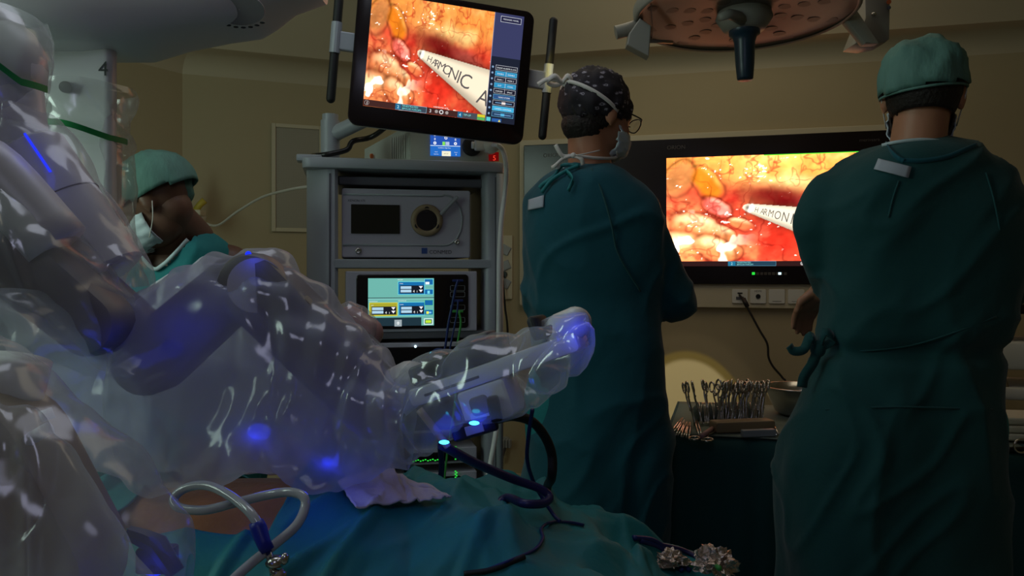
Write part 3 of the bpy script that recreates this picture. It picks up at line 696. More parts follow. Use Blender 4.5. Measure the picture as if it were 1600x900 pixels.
# -- rack units with green lights
for i, (va, vb, lab) in enumerate(((604, 680, 'plain grey unit hidden behind the draped instrument arm'), (694, 730, 'grey rack unit with black front and green lights, upper of the two lit ones'), (731, 768, 'grey rack unit with black front and green lights, lower of the two lit ones'))):
    t, w_, h_ = unit('rack_unit', lab, 'medical device', 540, 745, va, vb, .0, .4, None)
    t.location.z = cz2(vb) + (.001 if i < 2 else 0)
    bm = B(); prism(bm, rrect(0, w_, 0, h_ - .003, .004), 0, .38, fnW, .003); obj('housing', bm, M['unit'], t)
    bm = B(); prism(bm, rrect(.03, w_ - .05, .01, h_ - .015, .012), .002, -.006, fnW, .003); obj('black_front', bm, M['bezel'], t)
    if i:
        bm = B()
        for k in range(9): box(bm, w_ - .075 + (k % 2) * .004, w_ - .070 + (k % 2) * .004, -.008, -.005, .014 + k * .005, .017 + k * .005)
        obj('status_lights', bm, M['led_g'], t); bm = B()
        for k in range(11): box(bm, w_ * .5 + k * .008, w_ * .5 + k * .008 + .005, -.008, -.005, .013 + (k % 3) * .002, .016 + (k % 3) * .002)
        obj('status_lights', bm, M['led_g'], t)
bm = B(); box(bm, 0.09, CW - .06, .01, .4, .141, .30, .01); o = obj('drawer_unit', bm, M['cartd']); o.matrix_world = cm; tag(o, 'dark closed drawer box on the base of the video tower', 'drawer')
# -- insufflator on top
io = cm @ Vector((cl(640, 200, .06)[0], .06, zTop)); t = thing('insufflator', 'grey gas insufflator with a small blue display on top of the tower behind the monitor', 'medical device', io, cy)
k = io.y; wI = .29; hI = .135
bm = B(); prism(bm, rrect(0, wI, 0, hI, .01), 0, .36, fnW, .004)
rings(bm, [[Vector((-.0, .02, .002)), Vector((-.14, .30, .002)), Vector((-.14, .30, .085)), Vector((-.0, .02, hI - .005))], [Vector((.06, .02, .002)), Vector((.0, .30, .002)), Vector((.0, .30, .085)), Vector((.06, .02, hI - .005))]]); obj('housing', bm, M['label'], t)
def il(u, v): k = (u - 800) / FPX; c, s = math.cos(cy), math.sin(cy); Y = (-s * io.x + c * io.y) / (c - s * k); return c * (k * Y - io.x) + s * (Y - io.y), CZ + (HV - v) / FPX * Y - io.z
a0, b0 = il(672, 243.5); a1, b1 = il(719, 202)
G = Gfx(-.0045); G.rect(a0, a1, b0, b1, (.02, .09, .45)); zz = lambda q: b0 + (b1 - b0) * (425 - q) / 270; xx = lambda q: a0 + (a1 - a0) * (q - 745) / 305
G.rect(a0, a1, b0, zz(328), (.02, .16, .60)); G.rect(a0, a1, zz(328), zz(322), (.7, .85, 1))
for q in (792, 1000):
    for r_ in (218, 300): G.disc(xx(q), zz(r_), .0052, (.95, .97, 1)); G.disc(xx(q), zz(r_), .002, (.1, .2, .6))
    G.text('8', xx(q), zz(272), .011, (.9, .95, 1), 0, True)
G.text('6', xx(903), zz(262), .024, (1, 1, 1), 0, True); G.rect(xx(868), xx(895), zz(320), zz(285), (.25, .8, .1)); G.rect(xx(900), xx(938), zz(318), zz(285), (.45, .55, .8))
G.rect(xx(862), xx(952), zz(425), zz(376), (.95, .92, .70)); G.text('SETUP', xx(905), zz(407), .0055, (.1, .1, .1), 0, True); G.text('Insufflation High Flow', xx(888), zz(350), .0048, (.9, .95, 1), 0, True); G.text('Mode', xx(805), zz(390), .004, (.9, .95, 1), 0, True)
G.text('High Flow', xx(805), zz(412), .004, (.9, .95, 1), 0, True); G.text('Result', xx(1005), zz(390), .004, (.9, .95, 1), 0, True); G.text('4', xx(1005), zz(415), .007, (1, 1, 1), 0, True); G.text('Pressure', xx(792), zz(180), .0045, (.9, .95, 1), 0, True); G.text('Flow rate', xx(903), zz(180), .0045, (.9, .95, 1), 0, True); G.text('Volume', xx(1000), zz(180), .0045, (.9, .95, 1), 0, True)
G.build('touch_display', t)
ck, cq = il(737, 229); bm = B(); lathe(bm, [(.033, .0), (.033, .01), (.028, .014), (.018, .012), (.001, .012)], (ck, 0, cq), 28, Matrix.Rotation(PI / 2, 3, 'X')); obj('gas_port', bm, M['rubber'], t, True)
G = Gfx(-.0045); a0, b0 = il(765, 252); a1, b1 = il(779, 238); G.rect(a0 - .004, a1 - .0, b0, b1, (.12, .002, .002)); G.text('5', (a0 + a1) / 2, b0 + .003, .024, (1, .06, .03), 0, True); G.build('digit_display', t)
bm = B(); p0, p1 = Vector((-.012, .035, .02)), Vector((-.06, .13, .02))
for q in range(7):
    a = Vector((-.012 - q * .0065, .035 + q * .0135, .03)); box(bm, a.x - .0035, a.x - .0025, a.y, a.y + .006, .02, .10)
obj('warning_label', bm, M['white'], t)
bm = B(); cyl(bm, (-.115, .225, .05), (-.119, .228, .05), .009, 14); obj('round_sticker', bm, M['orange'], t)
# gas filter plug and its tube
f = thing('gas_filter', 'white square gas filter plugged into the insufflator on top of the tower', 'filter', io + Matrix.Rotation(cy, 3, 'Z') @ Vector((ck + .005, -.012, cq)), cy)
bm = B(); box(bm, .0, .045, -.04, -.005, -.018, .02, .006); cyl(bm, (.055, -.045, .0), (.055, -.005, .0), .028, 24); tube(bm, [(.0, -.02, 0), (-.01, -.02, 0)], .012, 12); obj('filter_body', bm, M['white'], f, True)
q0 = f.location + Matrix.Rotation(cy, 3, 'Z') @ Vector((.06, -.035, .0))
bm = B(); tube(bm, [q0, P(776, 226, 2.58), P(786, 236, 2.58), P(791, 262, 2.58), P(789, 300, 2.6), P(783, 350, 2.6), P(780, 420, 2.6), P(779, 520, 2.6), P(776, 640, 2.6), P(774, 680, 2.58), P(760, 760, 2.55), P(750, 850, 2.5)], .0085, 10, 8)
tag(obj('gas_tube', bm, M['white'], smooth=True), 'long white gas tube running down the right edge of the tower', 'tube')
# cables hanging from the generator
for pts, r, m, lab in (([(716, 437), (712, 450), (706, 480), (700, 510), (695, 545), (688, 556)], .004, 'bluec', 'thick blue cable hanging from the uppermost generator socket'),
                     ([(716, 469), (714, 490), (709, 515), (703, 545), (700, 570)], .003, 'bluec', 'thin blue cable hanging from the lower generator socket'),
                     ([(717, 486), (720, 505), (716, 530), (714, 550), (712, 620), (700, 700), (692, 770)], .0035, 'greenc', 'green cable hanging from the generator down the front of the tower')):
    bm = B(); tube(bm, [P(u, v, 2.56 + (u - 700) * .0002) for u, v in pts], r, 8, 6); tag(obj('device_cable', bm, M[m], smooth=True), lab, 'cable')
bm = B(); q = P(686, 560, 2.57); 
for k in range(3): tube(bm, [q + Vector((.028 * math.cos(a) * (1 - .08 * k), -.006 * k, .03 * math.sin(a) * (1 - .08 * k))) for a in [2 * PI * j / 24 for j in range(25)]], .004, 8)
tag(obj('cable_coil', bm, M['bluec'], smooth=True), 'small coiled blue cable in front of the black glass unit', 'cable')
bm = B(); box(bm, -.02, .02, -.01, .01, -.012, .012, .004, 2, Matrix.Translation(P(712, 555, 2.55))); tag(obj('cable_connector', bm, M['yellow']), 'small yellow connector on the green cable in front of the tower', 'connector')

# ---------------------------------------------------------------- monitor on its arm
mo = thing('touch_monitor', 'large tilted touch monitor showing surgery, mounted on an arm above the tower', 'monitor', P(692, 105, 2.43), 0, rot=(math.radians(4), math.radians(4.6), math.radians(14)))
MW, MH = .535, .408
bm = B(); prism(bm, rrect(-MW / 2, MW / 2, -MH / 2, MH / 2, .03, 6), .0, .045, fnW, .008); obj('housing', bm, M['white'], mo, 'auto')
bm = B(); prism(bm, rrect(-MW / 2 - .002, MW / 2 + .002, -MH / 2 - .002, MH / 2 + .002, .03, 6), .01, -.008, fnW, .004); obj('black_glass', bm, M['bezel'], mo, 'auto')
ax0, ax1, az0, az1 = -.228, .236, -.1465, .186
pxs = ax0 + (ax1 - ax0) * .80
picture('display_picture', mo, ax0, pxs, az0, az1, -.0086, 0, 1, 0, 1, M['pic'], 260)
G = Gfx(-.0088)
for ch, d, sz in LET + [('A', .70, .19)]:
    X_ = ax0 + (TIP[0] * 1.45 + d * math.cos(SH)) / 1.45 * (pxs - ax0); Z_ = az0 + (TIP[1] + d * math.sin(SH)) * (az1 - az0)
    if ch == 'A' and d > .6: X_ = pxs - .017; Z_ = az0 + .072
    G.text(ch, X_, Z_ - sz * .36 * (az1 - az0), sz * 1.05 * (az1 - az0), (.12, .11, .11), -.25, True, .85)
G.rect(pxs, ax1, az0, az1, (.045, .05, .13)); G.rect(pxs, ax1, az0, az0 + .20, (.014, .018, .035)); G.rect(pxs, pxs + .0015, az0, az1, (.3, .32, .45))
wh, cyn = (.75, .78, .85), (.03, .30, .55)
G.rect(pxs + .02, ax1 - .008, az1 - .026, az1 - .008, (.02, .02, .06)); G.rect(pxs + .02, ax1 - .008, az1 - .026, az1 - .008, wh, .001); G.text('MESSAGES: PANEL', (pxs + ax1) / 2 + .006, az1 - .019, .0062, wh, 0, True)
rows = [('SHOW ALARMS & LOG', None, 0), ('ENABLE|DISABLE', cyn, 1), ('MARK 1|MARK 2', None, 1), ('CUT|COAG', cyn, 2), ('FORCED|SPRAY', None, 2), ('VIDEO STORE', (.03, .09, .25), 0), ('-|-', None, 3), ('CAMERA CONTROL', (.05, .45, .75), 0), ('', (.02, .05, .12), 3)]
zz_ = az0 + .175
for s_, fill, kd in rows:
    x0_, x1_ = pxs + .018, ax1 - .006; h = .0145; G.rect(x0_, x1_, zz_ - h, zz_, fill or (.015, .015, .03)); G.rect(x0_, x1_, zz_ - h, zz_, wh if not fill else (.2, .6, .85), .0008)
    if kd in (1, 2): G.rect((x0_ + x1_) / 2 - .0005, (x0_ + x1_) / 2 + .0005, zz_ - h, zz_, wh); a, b = s_.split('|'); G.text(a, x0_ + .017, zz_ - .010, .006, (.9, .95, 1), 0, True); G.text(b, x1_ - .018, zz_ - .010, .006, (.9, .95, 1), 0, True)
    elif kd == 3: G.rect(x0_ + .008, x1_ - .008, zz_ - .009, zz_ - .006, (.15, .3, .5)); G.rect((x0_ + x1_) / 2 - .006, (x0_ + x1_) / 2 + .006, zz_ - .011, zz_ - .004, (.9, .8, .75) if not fill else (.1, .5, .8))
    else: G.text(s_, (x0_ + x1_) / 2, zz_ - .010, .006, (.9, .97, 1), 0, True)
    G.disc(pxs + .009, zz_ - .007, .0032, (.25, .4, .6)); zz_ -= .0178
G.rect(pxs + .003, pxs + .016, az0 + .002, az0 + .014, (.1, .6, .7)); G.rect(pxs + .02, pxs + .05, az0 + .002, az0 + .012, (.03, .12, .4)); G.poly([(pxs + .04, az0 + .003), (pxs + .048, az0 + .003), (pxs + .044, az0 + .010)], (.9, .8, .1))
L_ = pxs - ax0; G.rect(ax0, pxs, az0, az0 + .019, (.06, .022, .02))
G.disc(ax0 + .010, az0 + .010, .007, (.45, .40, .38)); G.disc(ax0 + .010, az0 + .010, .006, (.06, .022, .02)); G.text('1', ax0 + .008, az0 + .0055, .012, (1, 1, 1))
a = ax0 + L_ * .255; G.rect(a, a + .094, az0 + .0005, az0 + .019, (.05, .07, .10)); G.rect(a, a + .094, az0 + .0005, az0 + .019, (.3, .6, .75), .0008); G.rect(a, a + .016, az0 + .001, az0 + .0185, (.02, .15, .3)); G.text('2', a + .005, az0 + .005, .013, (.6, .9, 1)); G.text('FENESTRATED', a + .02, az0 + .0115, .0075, (.2, .8, .8)); G.text('BIPOLAR FORCEPS', a + .02, az0 + .004, .007, (.2, .8, .8))
a = ax0 + L_ * .53; G.text('3', a, az0 + .005, .014, (.9, .9, .9)); G.disc(a + .022, az0 + .010, .005, (.4, .35, .33)); G.disc(a + .037, az0 + .010, .0065, (.85, .85, .85)); G.disc(a + .037, az0 + .010, .004, (.06, .03, .03)); G.disc(a + .054, az0 + .010, .005, (.4, .35, .33)); G.text('HARMONIC ACE', a + .012, az0 + .021, .006, (1, 1, .95))
a = ax0 + L_ * .765; G.rect(a, pxs - .002, az0 + .0005, az0 + .019, (.07, .08, .10)); G.rect(a, a + .015, az0 + .001, az0 + .0185, (.02, .15, .3)); G.text('4', a + .004, az0 + .005, .013, (.6, .9, 1)); G.text('TIP-UP', a + .018, az0 + .008, .008, (.3, .85, .85)); G.rect(pxs - .026, pxs - .002, az0 + .010, az0 + .018, (.75, .65, .03)); G.rect(pxs - .026, pxs - .002, az0 + .001, az0 + .009, (.1, .5, .12))
G.build('display_overlay', mo)
for s_, xo, zo in ((-1, -.322, .045), (1, .338, .015)):
    for q in (-1, 1): bm = B(); capsule(bm, (xo, .02, zo + q * .04), (xo, .02, zo + q * .180), .0135, .0135, 14); obj('grip', bm, M['rubber'], mo, True)
    bm = B(); tube(bm, [(xo, .02, zo - .045), (xo, .02, zo + .045)], .016, 14); box(bm, min(xo, s_ * .26), max(xo, s_ * .26), .01, .035, zo - .035, zo + .02, .004); obj('grip_bracket', bm, M['cart'], mo)
# support arm on the tower's top left corner
ar = thing('monitor_arm', 'grey support arm holding the monitor at the top left corner of the tower', 'support arm', cm @ Vector((.075, .06, zTop)), cy)
inv = Matrix.Rotation(-cy, 3, 'Z'); al = ar.location
def A_(p): return inv @ (p - al)
bm = B(); p0 = Vector((0, 0, 0)); tube(bm, [p0, (0, 0, .13)], .031, 24); tube(bm, [(0, 0, .131), (0, 0, .15)], .026, 24); obj('post', bm, M['cart'], ar, 'auto')
e = mo.matrix_basis @ Vector((-.06, .07, -.08)); bm = B(); tube(bm, [A_(al + Vector((.01, 0, .085))), A_(e)], [.026, .022], 12); tube(bm, [A_(e), A_(mo.matrix_basis @ Vector((-.02, .05, 0)))], .025, 12); obj('swing_arm', bm, M['cart'], ar, 'auto')
bm = B(); tube(bm, [A_(p) for p in (al + Vector((-.05, -.03, .01)), al + Vector((-.0, -.05, .012)), al + Vector((.06, -.03, .03)), al + Vector((.08, -.02, .06)), al + Vector((.15, 0, .085)), e + Vector((0, -.02, -.02)))], .009, 8, 6); obj('arm_cable', bm, M['black'], ar, True)
bm = B(); ell(bm, (-.05, -.03, .008), (.014, .012, .008), None, 10); obj('clip', bm, M['steel'], ar, True)
# ---------------------------------------------------------------- instrument table between the two surgeons
ta = Vector((.466, 2.38, 0)); tdir = -math.radians(15)
TZ = .76
tb = thing('instrument_table', 'instrument table under a teal drape between and behind the two standing surgeons', 'table', ta, tdir)
bm = B(); box(bm, .02, 1.78, .02, .62, TZ - .04, TZ - .008, .004); obj('tabletop', bm, M['steel'], tb)
for x in (.06, 1.72):
    for y in (.06, .58):
        bm = B(); cyl(bm, (x, y, 0), (x, y, TZ - .03), .016, 12); obj('leg', bm, M['steel'], tb)
tm = Matrix.Translation(ta) @ Matrix.Rotation(tdir, 4, 'Z')
def T(x, y, z=0): return tm @ Vector((x, y, TZ + z))
# cloth over the table
def table_cloth():
    nx, ny = 150, 22
    V = []; F = []
    prof = [(-.03, -.68), (-.025, -.5), (-.022, -.35), (-.02, -.2), (-.018, -.1), (-.016, -.04), (-.008, -.008), (.01, 0)] + [(.01 + .62 * k / 12, 0) for k in range(1, 13)] + [(.645, -.01), (.652, -.05), (.655, -.3), (.66, -.66)]
    for i in range(nx + 1):
        x = -.01 + 1.83 * i / nx
        for j, (y, z) in enumerate(prof):
            hang = min(1, max(0, -z * 4)); yy = y + (-1 if j < 10 else 1) * hang * (.025 + .03 * noise.noise(Vector((x * 5, 0, z * 1.5))) + .012 * noise.noise(Vector((x * 16, 2, z * 2))))
            zz = z + (.004 * noise.noise(Vector((x * 9, y * 9, 1))) + .003 if z > -.005 else 0) + (.010 * noise.noise(Vector((x * 8, 5, 0))) if -.06 < z < -.001 else 0)
            V.append(tm @ Vector((x, yy, TZ + zz)))
    m_ = len(prof)
    for i in range(nx):
        for j in range(m_ - 1): F.append((i * m_ + j, (i + 1) * m_ + j, (i + 1) * m_ + j + 1, i * m_ + j + 1))
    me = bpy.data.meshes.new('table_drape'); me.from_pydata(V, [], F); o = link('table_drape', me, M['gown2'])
    s = o.modifiers.new('s', 'SOLIDIFY'); s.thickness = .002; s.offset = 1
    return o
tag(table_cloth(), 'teal sterile drape hanging over the instrument table behind the surgeons', 'drape')
# pale liner sheet on the table
bm = B(); n_ = 26
g_ = [[bm.verts.new(T(-.0 + .95 * i / n_, .0 + .60 * j / 8, .009 + .003 * noise.noise(Vector((i * .5, j * .6, 3))))) for j in range(9)] for i in range(n_ + 1)]
for i in range(n_):
    for j in range(8): bm.faces.new((g_[i][j], g_[i + 1][j], g_[i + 1][j + 1], g_[i][j + 1]))
o = obj('table_liner', bm, mat('liner_fabric', (.20, .24, .20), .85, bump=.2), smooth=True); s = o.modifiers.new('s', 'SOLIDIFY'); s.thickness = .003; tag(o, 'grey green liner sheet lying under the clamps on the instrument table', 'sheet')
def tpix(u, v, z=0):    # where the ray through a pixel meets the table plane at height z above it
    zz = TZ + z; y = (CZ - zz) * FPX / (v - HV); return Vector(((u - 800) / FPX * y, y, zz))
# rolled towel that carries the clamps
pa, pb = tpix(1084, 645, .034), tpix(1190, 643, .034)
bm = B(); R_ = []; ax = (pb - pa).normalized(); sd = Vector((-ax.y, ax.x, 0))
for i in range(15):
    c = pa.lerp(pb, i / 14); rr = .032 * (.55 if i in (0, 14) else 1) + .002 * noise.noise(Vector((i, 0, 0)))
    R_.append([c + sd * math.cos(a) * rr + Vector((0, 0, 1)) * math.sin(a) * rr for a in [2 * PI * k / 18 for k in range(18)]])
rings(bm, R_); tag(obj('rolled_towel', bm, M['towel'], smooth=True), 'dark rolled towel holding the row of ring handled clamps', 'towel')
def clamp():
    """ring handled surgical clamp standing on its jaws; rings up"""
    bm = B()
    for s in (-1, 1):
        tube(bm, [(0, s * .004, 0), (.002, s * .003, .035), (0, s * .005, .055), (-.002, s * .010, .085), (0, s * .013, .105)], .0028, 6, 3)
        rc = Vector((0, s * .017, .120)); tube(bm, [rc + Vector((0, .012 * math.cos(a), .016 * math.sin(a))) for a in [2 * PI * k / 14 for k in range(15)]], .0032, 6)
    box(bm, -.003, .003, -.009, .009, .088, .093, .001); cyl(bm, (-.005, 0, .05), (.005, 0, .05), .004, 8)
    return bm
proto = obj('surgical_clamp', clamp(), M['steel'], smooth=True); tag(proto, 'ring handled steel clamp in the crowded row on the rolled towel', 'clamp', 'steel clamps standing on the rolled towel')
for i in range(24):
    o = proto if i == 0 else proto.copy()
    if i: C.objects.link(o)
    u = [1086, 1097, 1109][i] if i < 3 else 1118 + (i - 3) * 3.55
    b = tpix(u, 666 - 2 * (i % 3), .012); b.z = TZ + .013
    tilt = random.uniform(-.14, .12) + (.22 if i > 2 else -.1)
    o.location = b; o.rotation_euler = (math.radians(-14 - 10 * random.random()), tilt, tdir + random.uniform(-.5, .5) + .25)
    if i < 3: o['label'] = ['leftmost ring handled clamp standing apart on the rolled towel', 'second ring handled clamp from the left on the rolled towel', 'third clamp from the left, standing just before the crowded row'][i]; o.pop('group', None)
    elif i > 18: o['label'] = 'ring handled steel clamp at the right end of the row, near the basin'; o['label'] = f'steel clamp, {["fifth", "fourth", "third", "second", "very"][i - 19]} from the right end of the row on the rolled towel' if i < 23 else 'rightmost ring handled clamp of the row on the rolled towel, nearest the basin'
    elif i: o['label'] = proto_label
    if i == 0: proto_label = 'ring handled steel clamp in the crowded row on the rolled towel'
    if 3 <= i < 19: o['group'] = 'steel clamps standing on the rolled towel'
# lower shanks of the clamps in front of the towel: hooked retractors lying against the roll
def hook():
    bm = B(); tube(bm, [(0, 0, .058), (0, -.018, .05), (0, -.034, .025), (0, -.040, .006), (.002, -.050, .003), (.006, -.058, .005)], .0022, 6, 4); return bm
hp = obj('retractor_hook', hook(), M['steel'], smooth=True); tag(hp, 'slim bent steel instrument leaning in the row in front of the rolled towel', 'instrument', 'bent instruments leaning on the towel')
for i in range(20):
    o = hp if i == 0 else hp.copy()
    if i: C.objects.link(o)
    b = tpix(1096 + i * 4.6, 668, .0); b += sd * .03; b.z = TZ + .014; o.location = b; o.rotation_euler = (0, random.uniform(-.1, .1), tdir + random.uniform(-.15, .25))
# forceps fan on the left
def forceps():
    bm = B()
    for s in (-1, 1): tube(bm, [(s * .003, 0, 0), (s * .0045, .06, 0), (s * .004, .12, 0), (s * .001, .19, 0)], .0026, 6)
    return bm
fp = obj('forceps', forceps(), M['steel'], smooth=True); FL = ['leftmost forceps of the fan at the table edge', 'second forceps of the fan left of the clamps', 'middle forceps of the fan left of the clamps', 'fourth forceps of the fan left of the clamps', 'rightmost forceps of the fan, beside the scissors']
top = tpix(1076, 640, .03)
for i, (u, v) in enumerate(((1050, 676), (1058, 680), (1066, 683), (1074, 684), (1094, 680))):
    o = fp if i == 0 else fp.copy()
    if i: C.objects.link(o)
    a = tpix(u, v, .012); d = (top + Vector((.004 * i, 0, 0)) - a); o.location = a; d.normalize(); o.rotation_euler = d.to_track_quat('Y', 'Z').to_euler(); tag(o, FL[i], 'forceps')
def scissors():
    bm = B()
    for s in (-1, 1):
        tube(bm, [(-s * .006, .12, 0), (0, .06, 0), (s * .012, .02, 0)], .003, 6, 4, flat=.6); c = Vector((s * .019, .0, 0))
        tube(bm, [c + Vector((.015 * math.cos(a), .018 * math.sin(a), 0)) for a in [2 * PI * k / 16 for k in range(17)]], .0035, 6)
    return bm
o = obj('scissors', scissors(), M['steel'], smooth=True); o.location = tpix(1095, 686, .012); o.rotation_euler = (.05, 0, -.6); tag(o, 'steel scissors lying at the front edge of the instrument table', 'scissors')
bm = B(); a, b = tpix(1096, 681, .022), tpix(1114, 669, .022); tube(bm, [a, b], .007, 8); tag(obj('instrument_handle', bm, M['pink'], smooth=True), 'short pinkish handle lying beside the scissors', 'handle')
# flat case with paper, basin
a, b = tpix(1120, 684, .0), tpix(1212, 680, .0)
bm = B(); dd = (b - a).normalized(); nn = Vector((-dd.y, dd.x, 0)); L_ = (b - a).length
prism(bm, rrect(0, L_, 0, .032, .006), 0, .055, lambda p, q, d: a + dd * p + nn * d + Vector((0, 0, q + .012)), .005); tag(obj('instrument_case', bm, M['tan'], smooth='auto'), 'long flat brown case lying in front of the clamps', 'case')
a, b = tpix(1157, 688, .0), tpix(1208, 686, .0); bm = B(); dd = (b - a).normalized(); nn = Vector((-dd.y, dd.x, 0)); L_ = (b - a).length
prism(bm, rrect(0, L_, 0, .02, .003), -.02, .0, lambda p, q, d: a + dd * p + nn * d + Vector((0, 0, q + .012)), .002); tag(obj('instrument_box', bm, M['cart']), 'small grey box in front of the flat brown case', 'box')
for lab, p1, p2 in (('thin steel rod lying right of the flat case', (1206, 657), (1216, 678)), ('short steel rod behind the flat case', (1186, 664), (1214, 680))):
    bm = B(); tube(bm, [tpix(*p1, .02), tpix(*p2, .016)], .0028, 8); tag(obj('instrument_rod', bm, M['steel'], smooth=True), lab, 'instrument')
bc = tpix(1238, 653, .0); bm = B()
lathe(bm, [(.001, .0), (.062, .0), (.075, .012), (.098, .060), (.108, .088), (.118, .090), (.118, .094), (.106, .094), (.094, .060), (.070, .016), (.001, .008)], bc + Vector((.02, 0, .013)), 48); tag(obj('basin', bm, M['steel'], smooth=True), 'round steel basin with a flat rim at the right surgeon\'s hip', 'basin')
# things at the right end of the table and beyond
bm = B(); p = tpix(1585, 690, .0)
for q in range(3): box(bm, -.11, .2, -.07 + q * .005, .09, .014 + q * .022, .034 + q * .022, .006, 2, Matrix.Translation(p) @ Matrix.Rotation(tdir + .05 * q, 4, 'Z'))
tag(obj('folded_cloths', bm, mat('cream_cloth', (.55, .5, .38), .8, bump=.2)), 'stack of cream folded cloths on the table right of the right surgeon', 'cloth')
bm = B(); tube(bm, [tpix(1545, 703, .02), tpix(1640, 700, .02)], .006, 8); tag(obj('table_rail', bm, M['black']), 'black rod along the table edge right of the right surgeon', 'rod')
bm = B(); q = tpix(1596, 697, .03)
for k in range(2): tube(bm, [q + Vector((.02 * math.cos(a) + k * .03, 0, .018 * math.sin(a))) for a in [2 * PI * j / 14 for j in range(15)]], .003, 6)
tag(obj('ring_instrument', bm, M['steel'], smooth=True), 'steel instrument with finger rings at the right picture edge', 'instrument')
# equipment trolley in the dark at the right edge
tr = thing('side_trolley', 'dark trolley with pale trays at the right edge behind the right surgeon', 'trolley', (2.02, 3.15, 0), -math.radians(15))
for x in (-.22, .42):
    for y in (0, .4): bm = B(); cyl(bm, (x, y, 0), (x, y, 1.12), .014, 10); obj('post', bm, M['black'], tr)
for z, h in ((.74, .05), (.86, .11)):
    bm = B(); prism(bm, rrect(-.24, .44, z, z + h, .02), .0, .36, fnW, .01); obj('tray', bm, M['white'], tr, 'auto')
bm = B(); box(bm, -.24, .44, .02, .38, 1.08, 1.12, .01); obj('top_shelf', bm, M['black'], tr)
bm = B(); ell(bm, (-.17, .1, 1.02), (.06, .05, .07)); tube(bm, [(-.12, .05, .98), (-.08, .03, .85), (-.06, .03, .78)], .015, 10, 4); obj('hanging_bag', bm, M['tan'], tr, True)

# ---------------------------------------------------------------- people
def head(bm, c, mt, neck_to, s=1.0):
    def H(p): return c + mt @ (Vector(p) * s)
    def E(p, r, seg=18, rot=None): ell(bm, H(p), [q * s for q in r], mt @ (rot or Matrix.Identity(3)), seg)
    E((0, -.008, .030), (.077, .097, .092), 28); E((0, .018, -.035), (.060, .078, .080), 24); E((0, .048, -.082), (.036, .036, .026))
    E((0, .030, .008), (.068, .074, .060), 20); E((0, .086, .026), (.050, .016, .014)); E((0, .092, -.060), (.024, .014, .012)); E((0, .090, -.075), (.020, .013, .009))
    capsule(bm, H((0, .092, .015)), H((0, .112, -.026)), .008 * s, .013 * s, 10)
    for x in (-1, 1):
        E((x * .013, .102, -.029), (.009, .011, .008), 10); E((x * .047, .066, -.022), (.020, .020, .018))
        E((x * .079, -.010, .0), (.008, .019, .031), 14, Matrix.Rotation(x * -.35, 3, 'Z')); E((x * .077, -.004, -.024), (.007, .010, .014), 10)
    capsule(bm, H((0, -.020, -.035)), neck_to, .056 * s, .062, 20)
    return H
def hand(bm, w, d, n, s=1.0, curl=.5, thumb=1):
    """palm from wrist w along d, palm normal n; five separate curled fingers"""
    d = d.normalized(); n = (n - d * n.dot(d)).normalized(); x = d.cross(n)
    c = w + d * .048 * s; ell(bm, c, (.040 * s, .050 * s, .015 * s), Matrix((x, d, n)).transposed(), 16); capsule(bm, w - d * .02, w + d * .02, .026 * s, .026 * s)
    for k, (off, L) in enumerate(((-.030, .066), (-.010, .078), (.011, .073), (.031, .056))):
        p = w + d * (.088 * s) + x * off * s; pts = [p - d * .02]; a = curl * .4; q = p
        for f in (.45, .32, .23): pts.append(q); q = q + (d * math.cos(a) + n * math.sin(a)) * L * f * s; a += curl
        pts.append(q); limb(bm, pts, [.0095 * s, .0095 * s, .0088 * s, .008 * s, .007 * s], 10)
    p = w + d * .022 * s - x * thumb * .026 * s; q1 = p - x * thumb * .026 * s + d * .022 * s + n * .008; q2 = q1 + d * .03 * s + n * .012 - x * thumb * .004; limb(bm, [p, q1, q2], [.013 * s, .0105 * s, .0085 * s], 10)
